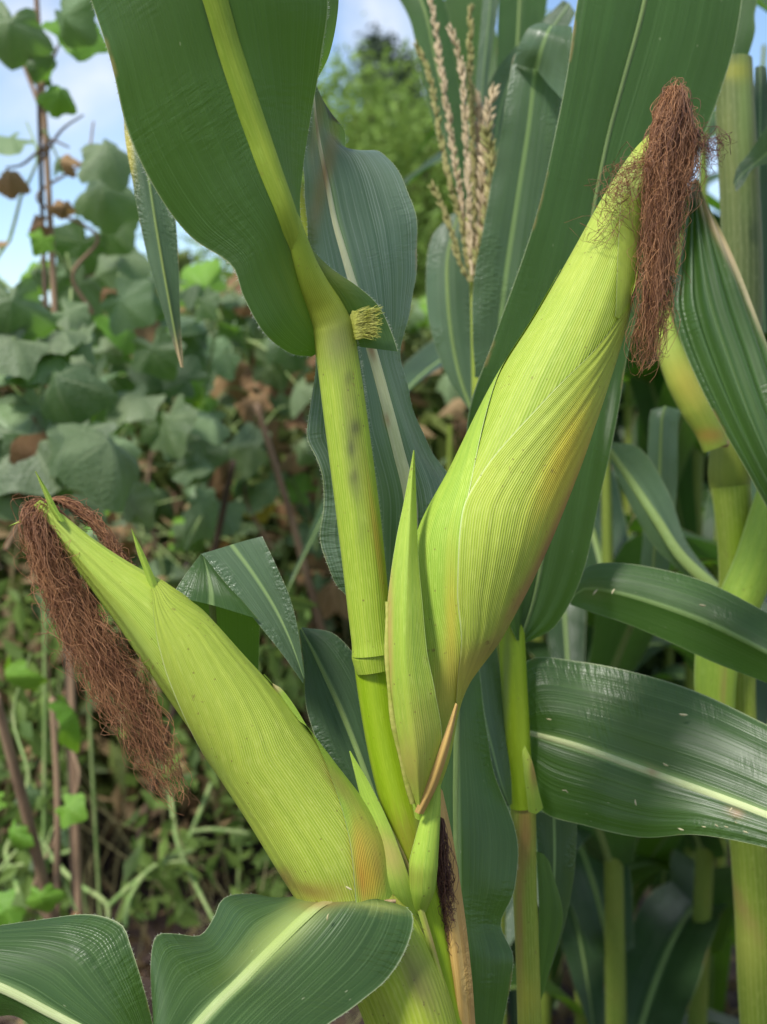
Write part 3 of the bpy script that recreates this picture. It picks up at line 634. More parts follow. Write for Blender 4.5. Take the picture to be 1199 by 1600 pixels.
# ------------------------------------------------------------------ right ear
tube('shank', plant, W([(655, 1420, .452), (660, 1385, .447), (662, 1350, .445), (668, 1310, .445), (676, 1260, .446), (684, 1200, .448)]), [.003, .0052, .0056, .0046, .0032, .0012], MAT['husk_green'], n=40, ns=20, stains=[(645, 1370, 30, 30, 0, BR, .4)])
e2 = Ear([(650, 1278, 664, 1282, .449), (634, 1190, 697, 1190, .449), (628, 1090, 722, 1084, .449), (636, 975, 784, 990, .45), (650, 842, 848, 864, .452), (706, 728, 898, 742, .455), (772, 596, 942, 616, .458),
          (836, 494, 976, 508, .461), (895, 392, 996, 418, .464), (946, 302, 1010, 332, .466), (990, 236, 1022, 258, .468), (1030, 196, 1042, 206, .469)], .93)
ST2 = [(930, 690, 12, 110, 22, (.45, .24, .06), .7), (893, 780, 12, 90, 25, (.36, .15, .07), .95), (862, 852, 13, 80, 28, (.3, .13, .07), .95), (820, 930, 14, 70, 34, (.36, .2, .08), .85), (880, 720, 30, 130, 22, (.62, .46, .04), .7), (740, 1050, 50, 50, 40, (.5, .42, .08), .7),
       (705, 960, 12, 120, 0, (.6, .42, .05), .6), (690, 1090, 30, 70, 0, (.52, .4, .07), .5), (770, 1010, 40, 14, -40, (.3, .2, .07), .6), (700, 880, 30, 130, 8, (.24, .38, .04), .4)]
re_ = husk('ear', e2, plant, ('th', [(0, -180), (1, -180)]), ('th', [(0, 180), (1, 180)]), MAT['husk_in'], off=0, nc=64, na=140, stains=ST2 + [(985, 280, 50, 50, 0, (.26, .32, .09), .7)], ripple=.0003)
husk('husk_leaf', e2, re_, ('th', [(0, -170), (.6, -170), (.72, -120), (.77, -80)]), ('px', [(712, 1100), (711, 950), (714, 860), (728, 780), (752, 675), (771, 610), (800, 546), (815, 520)]), MAT['husk_green'], off=.0004, lift=.0002, stains=ST2, na=110, nc=50, bulge=.0001)
husk('husk_leaf', e2, re_, ('px', [(676, 1230), (706, 1120), (709, 1050), (709, 940), (712, 862), (722, 790), (760, 728), (800, 684), (860, 618), (915, 560), (955, 508), (994, 450)]),
     ('th', [(0, 168), (.6, 165), (.74, 120), (.8, 80)]), MAT['husk'], off=.0009, lift=.0004, stains=ST2, na=140, nc=90, bulge=.0001, ripple=.00015)
husk('husk_leaf', e2, re_, ('px', [(948, 505), (950, 450), (955, 390), (960, 345), (963, 318)]), ('th', [(.66, 150), (.8, 130), (.88, 90)]), MAT['husk_in'], off=.0006, lift=.0005, na=60, nc=30, t0=.7)
leaf('husk_tip', re_, W([(992, 452), (996, 440), (998, 420), (999, 402)], .455), W([(988, 460), (993, 445), (996, 422), (999, 401)], .454), W([(984, 466), (990, 448), (995, 424), (998, 402)], .456), MAT['husk_green'], na=16, nc=5)
# outer first husk (prophyll) with its crinkled dry margin
leaf('husk_leaf', re_, W([(650, 1262, .443), (630, 1200, .437), (614, 1120, .433), (605, 1030, .431), (606, 940, .431), (618, 850, .433), (632, 780, .436), (646, 704, .44)]),
     W([(656, 1258, .438), (652, 1190, .428), (642, 1110, .423), (634, 1030, .421), (634, 950, .422), (638, 860, .427), (642, 780, .433), (647, 703, .439)]),
     W([(664, 1255, .441), (690, 1160, .434), (682, 1090, .428), (668, 1020, .426), (660, 940, .427), (654, 870, .431), (651, 780, .437), (648, 704, .44)]),
     MAT['prophyll'], na=90, nc=21, cup=(.05, .05), wave=(.0002, 9, 0), stains=[(660, 1150, 40, 90, 0, (.5, .45, .09), .5), (608, 1000, 7, 200, 0, (.45, .3, .1), .8), (640, 1200, 20, 50, -15, (.4, .3, .08), .6)])
# crinkled margin: a row of small folds
Pm = cr(W([(645, 1255, .441), (628, 1190, .436), (613, 1115, .432), (606, 1030, .43), (606, 940, .4305)]), 170)
tube_r = .001 + .00002 * np.sin(np.arange(170) * .95) + .0002 * np.sin(np.arange(170) * .11)
V, F, uv = tube_geo(Pm, tube_r, 8, .8)
mesh_obj('husk_margin', V, F, plain_mat('husk margin', (.3, .34, .05), (.42, .4, .1), 200, .6), re_, uv)
leaf('dry_edge', re_, W([(648, 1268, .44), (668, 1222, .436), (690, 1160, .4335), (712, 1098, .437)]), W([(655, 1272, .438), (677, 1224, .434), (696, 1166, .432), (714, 1100, .436)]), W([(662, 1272, .44), (684, 1226, .436), (702, 1168, .434), (716, 1102, .437)]),
     MAT['leaf_straw'], na=40, nc=7, cup=(.02, .02), wave=(.0004, 5, 1))
silk_tuft('silk', re_, W([(1014, 232, .464), (1032, 170, .46), (1048, 144, .457), (1034, 180, .454), (1016, 240, .452), (1014, 320, .451), (1011, 400, .451), (1004, 480, .451), (994, 540, .452), (988, 582, .452)]),
          W([(1030, 225, .468), (1045, 168, .464), (1058, 144, .461), (1074, 180, .458), (1080, 240, .456), (1062, 320, .455), (1046, 400, .455), (1040, 480, .455), (1030, 545, .456), (1012, 582, .456)]), 800, MAT['silk'], d_spread=.008, end=(.42, 1.0), curl=.0013, n=70, rad=.00012)
silk_tuft('silk', re_, W([(1005, 240, .453), (975, 262, .452), (950, 300, .45), (935, 340, .45), (900, 380, .449)]), W([(1015, 260, .452), (990, 275, .449), (975, 300, .447), (965, 340, .446), (950, 400, .446)]), 30, MAT['silk'], d_spread=.003, end=(.3, 1.0), curl=.0024, n=34, rad=.0001)
silk_tuft('silk', re_, W([(1085, 210, .453), (1092, 240, .45), (1100, 265, .45), (1090, 285, .45)]), W([(1090, 200, .455), (1105, 225, .455), (1125, 215, .455), (1110, 250, .455)]), 22, MAT['silk_dark'], d_spread=.003, end=(.6, 1.0), curl=.0022, n=30, rad=.0001)
rootat(plant, foot)

# ================================================================== THE SECOND CORN PLANT (just behind, right of centre)
plantB = empty('corn_plant', 'second corn plant with slim yellow-green stalk close behind the large right ear', 'corn plant')
DB = .56
footB = np.array([at(828, 1600, DB)[0] + .01, at(828, 1600, DB)[1] + .02, -.03])
tube('stalk', plantB, [footB] + list(W([(832, 1720), (828, 1600), (824, 1480), (820, 1380), (818, 1280), (817, 1240)], DB)), [.009, .0062, .0058, .0057, .0058, .0062, .006], MAT['stalk_back'], n=90, ns=20,
     stains=[(822, 1300, 14, 60, 0, (.32, .16, .05), .8), (812, 1420, 8, 160, 0, (.3, .16, .06), .7), (825, 1560, 20, 50, 0, (.5, .45, .05), .5)])
tube('sheath', plantB, W([(815, 1262), (812, 1200), (807, 1120), (802, 1040), (799, 960), (796, 880), (792, 780)], DB - .002), [.0054, .0058, .0062, .0064, .0062, .006, .0055], MAT['stalk'], n=70, ns=22,
     stains=[(790, 1080, 8, 160, 3, (.16, .22, .06), .8), (818, 1180, 8, 100, 3, (.36, .5, .03), .5)])
leaf('ligule', plantB, W([(820, 1165, .545), (832, 1190, .543), (842, 1235, .543), (849, 1262, .545)]), W([(818, 1170, .545), (827, 1205, .541), (834, 1240, .541), (838, 1272, .543)]), W([(816, 1175, .545), (820, 1215, .543), (824, 1245, .543), (826, 1268, .545)]),
     MAT['husk_green'], na=24, nc=9, cup=(.05, .05), stains=[(835, 1200, 10, 40, 0, (.3, .15, .06), .8)])
# tall blade behind the right ear
leaf('leaf', plantB, W([(806, 1000, .55), (780, 940, .545), (750, 820, .54), (732, 700, .54), (738, 630, .54), (772, 530, .545), (812, 415, .55), (852, 275, .555), (884, 130, .56), (905, 0, .565), (918, -80, .57)]),
     W([(812, 1000, .555), (835, 930, .557), (855, 820, .558), (868, 700, .56), (885, 600, .562), (905, 480, .566), (925, 340, .57), (948, 220, .574), (972, 130, .578), (1005, 10, .582), (1020, -80, .585)]),
     W([(822, 1004, .56), (868, 978, .565), (912, 895, .57), (942, 770, .573), (966, 640, .576), (984, 530, .58), (1020, 400, .586), (1075, 275, .592), (1122, 160, .598), (1152, 40, .603), (1168, -80, .608)]),
     MAT['leaf_under'], na=110, nc=37, cup=(.03, .02), wave=(.0012, 3, 1), rib=(.0016, .002, .4, MAT['midrib_dim']), pleat=(.0003, 5),
     stains=[(953, 650, 5, 46, 8, (.42, .45, .3), .9), (950, 630, 3, 10, 0, (.02, .02, .01), .9)], ext=.3, droop=.3, fuzz=(250, .0007, 'LR'))
# broad blade sweeping right
leaf('leaf', plantB, W([(818, 1100, .57), (826, 1032, .572), (905, 1034, .57), (1000, 1053, .56), (1100, 1084, .55), (1200, 1132, .535), (1290, 1180, .52)]),
     W([(815, 1140, .57), (835, 1146, .565), (905, 1166, .555), (1000, 1200, .545), (1100, 1236, .53), (1200, 1274, .515), (1290, 1312, .5)]),
     W([(818, 1200, .57), (846, 1266, .562), (915, 1290, .55), (1000, 1308, .538), (1085, 1303, .525), (1200, 1325, .51), (1290, 1352, .495)]),
     MAT['leaf'], na=90, nc=35, cup=(.04, .035), wave=(.0018, 2.6, .5), rib=(.0016, .003, .4, MAT['midrib']), pleat=(.0003, 7), stains=[(1150, 1270, 14, 8, 20, (.35, .2, .1), .8), (1020, 1205, 12, 8, 20, (.4, .25, .12), .7)], ext=.25)
# blade above it
leaf('leaf', plantB, W([(892, 935, .6), (905, 895, .602), (935, 880, .602), (1005, 884, .597), (1100, 908, .588), (1200, 958, .575), (1290, 1010, .56)]),
     W([(891, 940, .6), (910, 920, .598), (960, 925, .592), (1030, 945, .585), (1110, 975, .575), (1200, 1020, .56), (1290, 1070, .55)]),
     W([(892, 945, .6), (925, 957, .598), (980, 975, .595), (1050, 1005, .588), (1115, 1035, .58), (1200, 1068, .57), (1290, 1110, .56)]),
     MAT['leaf'], na=70, nc=25, cup=(.06, -.02), wave=(.0012, 2.5, 2), stains=[(930, 925, 30, 20, 0, (.16, .14, .07), .5)], ext=.25)
# small blade left of the stalk, its base at the node
leaf('leaf', plantB, W([(716, 1055, .56), (724, 1120, .555), (745, 1185, .552), (768, 1230, .55), (792, 1260, .552)]), W([(745, 1020, .565), (755, 1110, .558), (772, 1180, .553), (784, 1225, .55), (796, 1258, .551)]),
     W([(775, 1000, .57), (786, 1090, .562), (794, 1170, .556), (799, 1220, .554), (800, 1256, .553)]), MAT['leaf_blue'], na=40, nc=15, cup=(.03, .03), fuzz=(160, .0009, 'L'))
# long blade hanging behind the wilted husk
leaf('leaf', plantB, W([(675, 1040, .53), (672, 1150, .525), (676, 1280, .52), (690, 1420, .515), (700, 1540, .51), (705, 1700, .505)]),
     W([(716, 1030, .535), (714, 1140, .528), (712, 1260, .522), (714, 1380, .517), (722, 1520, .512), (735, 1700, .507)]),
     W([(745, 1050, .54), (768, 1180, .535), (808, 1310, .525), (803, 1385, .52), (782, 1442, .52), (803, 1500, .512), (770, 1700, .51)]),
     MAT['leaf'], na=80, nc=25, cup=(.03, .05), wave=(.0022, 3.2, 0), rib=(.0018, .0008, .4, MAT['midrib_dim']), ext=.12, droop=.0, fuzz=(300, .0008, 'R'))
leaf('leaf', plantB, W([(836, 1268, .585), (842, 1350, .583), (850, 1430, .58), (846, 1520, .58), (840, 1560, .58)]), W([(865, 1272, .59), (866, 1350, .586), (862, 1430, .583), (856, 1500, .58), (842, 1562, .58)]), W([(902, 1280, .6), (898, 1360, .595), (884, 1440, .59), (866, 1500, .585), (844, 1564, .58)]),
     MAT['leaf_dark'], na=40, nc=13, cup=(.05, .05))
leaf('leaf', plantB, W([(838, 1330, .57), (842, 1420, .568), (840, 1520, .566), (835, 1580, .566)]), W([(850, 1335, .572), (862, 1420, .57), (852, 1500, .568), (838, 1582, .566)]), W([(860, 1350, .575), (880, 1430, .573), (866, 1490, .57), (840, 1584, .567)]), MAT['leaf_under'], na=30, nc=11, cup=(.05, .05))
rootat(plantB, footB)

# ================================================================== THE RIGHT-HAND CORN PLANT
plantC = empty('corn_plant', 'corn plant at right edge with thick pale stalk, small yellow ear shoot and pleated leaf', 'corn plant')
DC = .72
footC = np.array([at(1185, 1600, DC)[0] + .01, at(1185, 1600, DC)[1] + .02, -.03])
tube('stalk', plantC, [footC] + list(W([(1195, 1700), (1186, 1560), (1178, 1400), (1168, 1280), (1152, 1120), (1152, 1000), (1152, 880), (1146, 800), (1142, 760)], DC)), [.014, .0128, .0125, .0122, .012, .0115, .0112, .0112, .0115, .0118], MAT['stalk_back'], n=120, ns=24,
     bumps=[(.93, .006, .1)], stains=[(1165, 1480, 30, 90, -15, (.3, .3, .06), .5), (1150, 1400, 12, 100, -30, (.32, .2, .07), .6), (1150, 860, 14, 60, 0, (.3, .42, .02), .8)])
tube('sheath', plantC, W([(1145, 790), (1140, 740), (1150, 640), (1158, 520), (1160, 420), (1156, 300), (1150, 200), (1146, 95)], DC + .01), [.0115, .0132, .0128, .0126, .0125, .0122, .0122, .0115], MAT['stalk_grey'], n=70, ns=24, stains=[(1165, 180, 14, 160, 0, (.2, .28, .08), .8), (1148, 110, 40, 18, 0, (.3, .3, .04), .7), (1142, 745, 70, 90, 0, (.25, .3, .035), 1.0)])
tube('sheath', plantC, W([(1118, 1120), (1118, 1060), (1125, 1000), (1150, 950), (1180, 880), (1205, 800), (1240, 690), (1270, 600)], DC - .02), [.011, .0125, .013, .013, .0125, .012, .011, .004], MAT['husk_green'], n=50, ns=22, stains=[(1130, 1060, 6, 70, 0, (.45, .3, .1), .7)])
eC = tube('ear_shoot', plantC, W([(1118, 700), (1106, 670), (1090, 640), (1066, 595), (1048, 550), (1040, 515), (1038, 480)], DC - .02), [.0075, .008, .0095, .0092, .0078, .006, .003], MAT['husk_in'], n=50, ns=20,
     stains=[(1075, 600, 30, 60, -30, (.55, .45, .08), .7), (1110, 680, 30, 14, 0, (.45, .25, .05), .8), (1045, 540, 20, 40, 0, (.4, .5, .12), .5)])
tube('collar', plantC, W([(1104, 694), (1118, 690), (1138, 694)], DC - .018), [.002, .0038, .002], MAT['scar'], n=12, ns=10)
leaf('leaf', plantC, W([(1082, 282, .62), (1070, 360, .615), (1058, 430, .61), (1052, 482, .605), (1082, 575, .598), (1132, 675, .59), (1205, 805, .58), (1260, 900, .575)]),
     W([(1084, 282, .62), (1092, 360, .61), (1102, 430, .603), (1115, 490, .598), (1146, 580, .59), (1180, 670, .582), (1230, 780, .575), (1290, 880, .57)]),
     W([(1086, 283, .622), (1118, 342, .618), (1146, 400, .615), (1168, 452, .612), (1196, 530, .608), (1224, 620, .6), (1270, 740, .595), (1330, 860, .59)]),
     MAT['leaf'], na=80, nc=49, pleat=(.002, 5), wave=(.0006, 3, 0), stains=[(1105, 330, 10, 60, -28, (.6, .42, .24), .95), (1140, 395, 8, 60, -24, (.6, .45, .28), .95), (1172, 470, 6, 60, -20, (.6, .48, .3), .9)], ext=.15, droop=.2)
leaf('leaf', plantC, W([(1118, 100, .74), (1128, 50, .742), (1145, 10, .745), (1165, -60, .75)]), W([(1142, 104, .735), (1150, 55, .74), (1160, 15, .745), (1180, -60, .75)]), W([(1166, 98, .74), (1180, 50, .742), (1180, 20, .745), (1200, -60, .75)]), MAT['leaf_under'], na=30, nc=11)
leaf('leaf', plantC, W([(1146, 285, .7), (1152, 262, .7), (1170, 240, .7), (1200, 195, .69), (1260, 120, .68)]), W([(1148, 290, .7), (1160, 272, .7), (1185, 252, .7), (1215, 225, .69), (1270, 180, .68)]), W([(1150, 300, .7), (1160, 290, .7), (1180, 262, .7), (1230, 250, .69), (1280, 230, .68)]), MAT['leaf_blue'], na=30, nc=11)
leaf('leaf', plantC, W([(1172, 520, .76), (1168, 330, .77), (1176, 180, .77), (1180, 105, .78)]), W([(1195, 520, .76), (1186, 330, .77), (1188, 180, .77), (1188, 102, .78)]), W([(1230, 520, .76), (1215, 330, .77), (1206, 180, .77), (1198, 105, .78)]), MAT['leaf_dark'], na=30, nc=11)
leaf('leaf', plantC, W([(960, 735, .8), (985, 790, .8), (1020, 850, .8), (1060, 890, .79), (1120, 940, .78)]), W([(950, 700, .8), (985, 750, .8), (1025, 810, .79), (1065, 870, .78), (1130, 930, .77)]), W([(955, 690, .8), (1000, 700, .8), (1045, 770, .8), (1075, 850, .79), (1135, 925, .78)]), MAT['leaf_blue'], na=40, nc=13, rib=(.0022, .004, .4, MAT['midrib_dim']))
leaf('leaf', plantC, W([(1000, 900, .85), (1010, 760, .85), (1015, 650, .85), (1018, 640, .85)]), W([(1020, 900, .85), (1030, 760, .845), (1035, 650, .845), (1040, 635, .85)]), W([(1045, 900, .85), (1058, 760, .85), (1060, 660, .85), (1065, 640, .85)]), MAT['leaf_blue'], na=24, nc=9, rib=(.001, .001, .4, MAT['midrib_dim']))
rootat(plantC, footC)

# ================================================================== THE TASSEL PLANT
plantD = empty('corn_plant', 'corn plant behind the gap, topped by a pale pinkish tassel', 'corn plant')
DD = .78
footD = np.array([at(760, 1000, DD)[0] + .02, at(760, 1000, DD)[1] + .03, -.03])
tube('stalk', plantD, [footD, at(768, 1300, DD), at(752, 700, DD), at(742, 470, DD)], [.01, .009, .006, .003], MAT['stalk_back'], n=60, ns=14)
def spike(parent, pts, d, size, mat, lean, dens=1.0):
    P = cr(W(pts, d), 60); V, F, _ = tube_geo(P, np.linspace(.0011, .0005, 60), 6)
    V = list(V)
    base = [(-1, 0), (-.55, .85), (.1, 1.0), (.6, .62), (1, .06)]
    Tn, N, B = frames(P)
    n = int(chord(P)[-1] / .0026 * dens)
    for i in range(n):
        x = (.04 + .96 * (i + rng.random()) / n) * 58; k = int(x); p = P[k] + (P[k + 1] - P[k]) * (x - k)
        for sd in range(3):
            a = rng.random() * 6.28; out = N[k] * math.cos(a) + B[k] * math.sin(a)
            ax = nrm(Tn[k] * 1.0 + out * (lean + .25 * rng.random())); l = size * (.7 + .6 * rng.random()); w = l * .26
            c = p + out * .0009 + ax * l * .75
            u1 = nrm(np.cross(ax, out + .01)); u2 = np.cross(ax, u1); b = len(V)
            for (z, r) in base:
                for kk in range(5): t = kk * 1.2566; V.append(c + ax * z * l + (u1 * math.cos(t) + u2 * math.sin(t)) * r * w)
            F += [(b + z * 5 + kk, b + z * 5 + (kk + 1) % 5, b + z * 5 + 5 + (kk + 1) % 5, b + z * 5 + 5 + kk) for z in range(4) for kk in range(5)]
    return mesh_obj('spike', V, F, mat, parent)
tas = tube('tassel', plantD, W([(742, 480), (738, 440), (735, 400), (730, 340)], DD), [.0025, .0022, .002, .0015], MAT['stalk_back'], n=20, ns=10)
spike(tas, [(736, 440), (722, 330), (706, 220), (690, 110), (677, 20), (668, -40)], DD, .003, MAT['tassel'], .2)
spike(tas, [(738, 430), (733, 320), (728, 200), (722, 110), (705, 45), (700, 38)], DD - .008, .003, MAT['tassel'], .22)
spike(tas, [(740, 430), (742, 320), (738, 200), (735, 100), (736, 20), (737, 8)], DD + .006, .003, MAT['tassel_green'], .2)
spike(tas, [(742, 430), (753, 340), (756, 260), (762, 190), (770, 140)], DD - .004, .0045, MAT['tassel'], .5)
spike(tas, [(742, 430), (756, 350), (752, 280), (750, 200), (746, 150)], DD + .01, .0045, MAT['tassel'], .45)
spike(tas, [(743, 430), (764, 330), (768, 250), (760, 200)], DD - .01, .0042, MAT['tassel_green'], .5)
spike(tas, [(738, 440), (722, 350), (704, 290), (686, 200), (672, 120), (650, 66)], DD - .004, .003, MAT['tassel_green'], .12)
spike(tas, [(734, 440), (716, 400), (700, 345), (680, 300), (674, 290)], DD - .01, .003, MAT['tassel_green'], .12)
# blades round the tassel
leaf('leaf', plantD, W([(705, 335, .82), (675, 370, .82), (666, 430, .818), (672, 510, .815), (700, 590, .81), (740, 650, .805)]), W([(718, 330, .82), (700, 400, .815), (700, 470, .81), (708, 540, .808), (722, 600, .806), (742, 652, .805)]), W([(728, 335, .82), (738, 420, .818), (744, 490, .815), (746, 560, .812), (746, 610, .808), (744, 655, .805)]),
     MAT['leaf_blue'], na=50, nc=15, cup=(.04, .04), rib=(.0008, .0012, .4, MAT['midrib_dim']))
leaf('leaf', plantD, W([(742, 590, .7), (738, 520, .7), (742, 430, .7), (764, 310, .702), (784, 200, .705), (802, 92, .71), (806, 84, .712)]), W([(778, 590, .705), (780, 520, .705), (790, 430, .705), (808, 310, .706), (825, 200, .708), (838, 92, .71), (845, 75, .712)]), W([(820, 590, .71), (835, 520, .71), (850, 430, .71), (866, 310, .712), (880, 200, .714), (890, 92, .715), (892, 60, .715)]),
     MAT['leaf_blue'], na=60, nc=21, wave=(.001, 3, 0), cup=(.02, .03))
leaf('leaf', plantD, W([(802, 96, .708), (812, 70, .7), (824, 46, .698), (836, 38, .7)]), W([(838, 108, .7), (845, 80, .692), (855, 52, .69), (862, 40, .695)]), W([(884, 160, .69), (890, 110, .69), (893, 70, .69), (895, 42, .695)]), MAT['leaf_blue'], na=24, nc=15, cup=(.05, .02))
leaf('leaf', plantD, W([(738, 420, .85), (742, 260, .85), (748, 180, .852), (775, 110, .855), (830, 50, .86), (880, 0, .86)]), W([(770, 420, .855), (775, 260, .855), (778, 190, .857), (800, 120, .86), (850, 60, .86), (890, 5, .86)]), W([(800, 420, .86), (810, 260, .86), (815, 200, .86), (835, 140, .86), (870, 80, .86), (900, 20, .86)]), MAT['leaf_blue'], na=40, nc=13)
leaf('leaf', plantD, W([(606, -30, .95), (640, 30, .95), (655, 100, .95), (680, 200, .95), (715, 300, .94), (730, 420, .93)]), W([(640, -40, .95), (665, 20, .945), (682, 100, .945), (705, 200, .945), (722, 300, .94), (735, 420, .93)]), W([(680, -40, .955), (700, 20, .955), (712, 100, .955), (728, 200, .95), (735, 300, .945), (742, 420, .93)]), MAT['leaf'], na=40, nc=13, rib=(.001, .001, .4, MAT['midrib_dim']))
leaf('leaf', plantD, W([(742, 170, .84), (746, 100, .84), (752, 30, .84), (758, -40, .84)]), W([(752, 170, .838), (757, 100, .838), (764, 30, .838), (770, -40, .838)]), W([(760, 170, .84), (766, 100, .84), (776, 30, .84), (782, -40, .84)]), MAT['leaf_blue'], na=24, nc=9)
leaf('leaf', plantD, W([(690, 30, 1.0), (700, 80, 1.0), (730, 160, 1.0), (770, 200, .99), (800, 230, .98)]), W([(700, -30, 1.0), (720, 40, 1.0), (750, 110, 1.0), (780, 160, .99), (805, 220, .98)]), W([(720, -50, 1.0), (760, 0, 1.0), (780, 70, 1.0), (800, 150, .99), (810, 215, .98)]), MAT['leaf_under'], na=30, nc=11)
leaf('leaf', plantD, W([(770, 330, .96), (772, 200, .96), (776, 90, .96), (780, -40, .96)]), W([(800, 330, .965), (803, 200, .965), (808, 90, .965), (815, -40, .965)]), W([(835, 330, .97), (838, 200, .97), (846, 90, .97), (860, -40, .97)]), MAT['leaf'], na=24, nc=11, rib=(.0012, .0014, .4, MAT['midrib_dim']))
rootat(plantD, footD)

# hanging blade at upper left
plantE = empty('corn_plant', 'corn plant whose yellow-margined leaf tip hangs beside the upper left leaf', 'corn plant')
footE = np.array([.06, .78, -.03])
leaf('leaf', plantE, W([(330, 20, .6), (210, 90, .59), (194, 190, .58), (205, 270, .575), (228, 390, .575), (256, 490, .575), (282, 572, .575)]), W([(330, 30, .605), (250, 100, .59), (225, 210, .58), (236, 300, .575), (252, 400, .573), (268, 490, .573), (284, 574, .575)]),
     W([(330, 50, .61), (300, 120, .6), (262, 230, .59), (272, 310, .58), (279, 400, .578), (282, 490, .577), (287, 575, .575)]), MAT['leaf_blue'], na=60, nc=17, cup=(.05, -.03), rib=(.0009, .0005, .4, MAT['midrib_dim']),
     stains=[(200, 235, 10, 60, -5, (.5, .42, .04), .95), (283, 560, 12, 40, -5, (.5, .36, .2), .95)])
tube('stalk', plantE, [footE] + list(W([(690, 1650, .72), (640, 1330, .72), (603, 1120, .72), (572, 900, .72), (543, 690, .72), (513, 480, .71), (440, 220, .68), (380, 80, .65), (330, 25, .605)])), [.009, .0075, .007, .0065, .006, .0055, .005, .004, .003, .0012], MAT['stalk_back'], n=80, ns=12)
rootat(plantE, footE)

# ================================================================== BACKGROUND: VINES ON POLES
def vine_mat(name, ca, cb, vein, trans=.3, tcol=(.2, .42, .04), rough=.5):
    m, nt = new_mat(name)
    uv = node(nt, 'ShaderNodeUVMap', uv_map='UVMap')
    sp = node(nt, 'ShaderNodeSeparateXYZ', {0: uv.outputs[0]}); u, v = sp.outputs[0], sp.outputs[1]
    tc = node(nt, 'ShaderNodeTexCoord'); oi = node(nt, 'ShaderNodeObjectInfo')
    n = node(nt, 'ShaderNodeTexNoise', {'Vector': tc.outputs['Object'], 'Scale': 3.0, 'Detail': 4.0}).outputs[0]
    vo = node(nt, 'ShaderNodeTexVoronoi', {'Vector': tc.outputs['Object'], 'Scale': 9.0}, feature='DISTANCE_TO_EDGE').outputs[0]
    main = M_(nt, 'MULTIPLY', ramp(nt, M_(nt, 'COSINE', M_(nt, 'MULTIPLY', u, 6.2832 * 5)), .93, .995), ramp(nt, v, 1.0, .2))
    net = M_(nt, 'SUBTRACT', 1.0, ramp(nt, vo, .0, .05))
    col = mixc(nt, ramp(nt, M_(nt, 'ADD', M_(nt, 'MULTIPLY', n, .5), M_(nt, 'MULTIPLY', oi.outputs['Random'], .5)), .25, .75), ca, cb)
    col = mixc(nt, M_(nt, 'MULTIPLY', net, .35), col, vein)
    col = mixc(nt, M_(nt, 'MULTIPLY', main, .7), col, vein)
    h = M_(nt, 'SUBTRACT', M_(nt, 'MULTIPLY', vo, 2.0), main)
    finish(nt, col, h, rough, trans, tcol, .3, .002, .4)
    return m
VM = [vine_mat('vine leaf grey green', (.055, .095, .04), (.19, .25, .13), (.3, .36, .2), trans=.35),
      vine_mat('vine leaf pale', (.14, .22, .1), (.22, .31, .15), (.28, .36, .2)),
      vine_mat('vine leaf fresh', (.1, .24, .02), (.17, .34, .035), (.25, .38, .08), tcol=(.3, .55, .03)),
      vine_mat('vine leaf dry', (.16, .085, .035), (.32, .2, .09), (.35, .24, .12), trans=.2, tcol=(.4, .25, .08), rough=.7),
      vine_mat('vine leaf yellow', (.38, .33, .04), (.5, .4, .06), (.5, .45, .15), tcol=(.5, .4, .05))]

def vine_leaf_mesh(seed, droop, fold, wav):
    r_ = np.random.default_rng(seed); nr, na = 8, 40
    V, UV = [], []
    ph = r_.random(4) * 6.28
    for i in range(nr):
        f = i / (nr - 1)
        for j in range(na):
            a = 2 * math.pi * j / na
            c = math.cos(a)
            R = .80 + .20 * c + (.15 * math.cos(5 * a) if math.cos(5 * a) > 0 else .07 * math.cos(5 * a)) + .025 * math.cos(19 * a + ph[0]) + .03 * math.sin(3 * a + ph[1])
            R *= 1 - .62 * math.exp(-((abs(a - math.pi)) / .38) ** 2)
            x, y = R * f * math.sin(a), R * f * c + .0
            z = -droop * (max(0, y) ** 2 * .8 + max(0, -y) * .25) - fold * abs(x) ** 1.3 + wav * f ** 2 * math.sin(a * 4 + ph[2]) + wav * .6 * f ** 3 * math.sin(a * 9 + ph[3]) + .03 * math.cos(5 * a) * f
            V.append((x, y * (1 - .18 * droop), z)); UV.append((j / na, f))
    m = bpy.data.meshes.new('vine_leaf')
    m.from_pydata(V, [], grid_faces(nr, na, True)); uvl = m.uv_layers.new(name='UVMap')
    li = np.zeros(len(m.loops), dtype=np.int32); m.loops.foreach_get('vertex_index', li)
    uvl.data.foreach_set('uv', np.asarray(UV, dtype=np.float32)[li].ravel())
    m.polygons.foreach_set('use_smooth', [True] * len(m.polygons))
    return m
VMESH = []
for mt in VM:
    row = []
    for k in range(5):
        dry = mt is VM[3]
        me = vine_leaf_mesh(11 + k, (.35, .6, .9, .5, 1.1)[k] * (1.3 if dry else 1), (.2, .45, .7, .15, .9)[k] * (1.4 if dry else 1), (.06, .05, .08, .1, .05)[k] * (2 if dry else 1))
        me.materials.append(mt); row.append(me)
    VMESH.append(row)

def put_leaf(parent, p, size, kind, k=None, down=None, roll=None):
    me = VMESH[kind][rnd.randrange(5) if k is None else k]
    o = bpy.data.objects.new('vine_leaf', me); scene.collection.objects.link(o); o.parent = parent
    dz = rnd.uniform(-.5, 1.0) if down is None else down
    a = rnd.uniform(-1.2, 1.2) if roll is None else roll
    tip = Vector((math.sin(a), rnd.uniform(-.7, .1), -dz)).normalized()
    face = Vector((rnd.uniform(-.9, .9), -rnd.uniform(.0, 1.0), rnd.uniform(.1, 1.0)))
    nz = (face - tip * face.dot(tip)).normalized(); nx = tip.cross(nz)
    m = Matrix((nx, tip, nz)).transposed().to_4x4(); m.translation = Vector(tuple(p))
    o.matrix_parent_inverse = Matrix.Identity(4)
    o.matrix_basis = m @ Matrix.Scale(size * .48, 4)
    return o

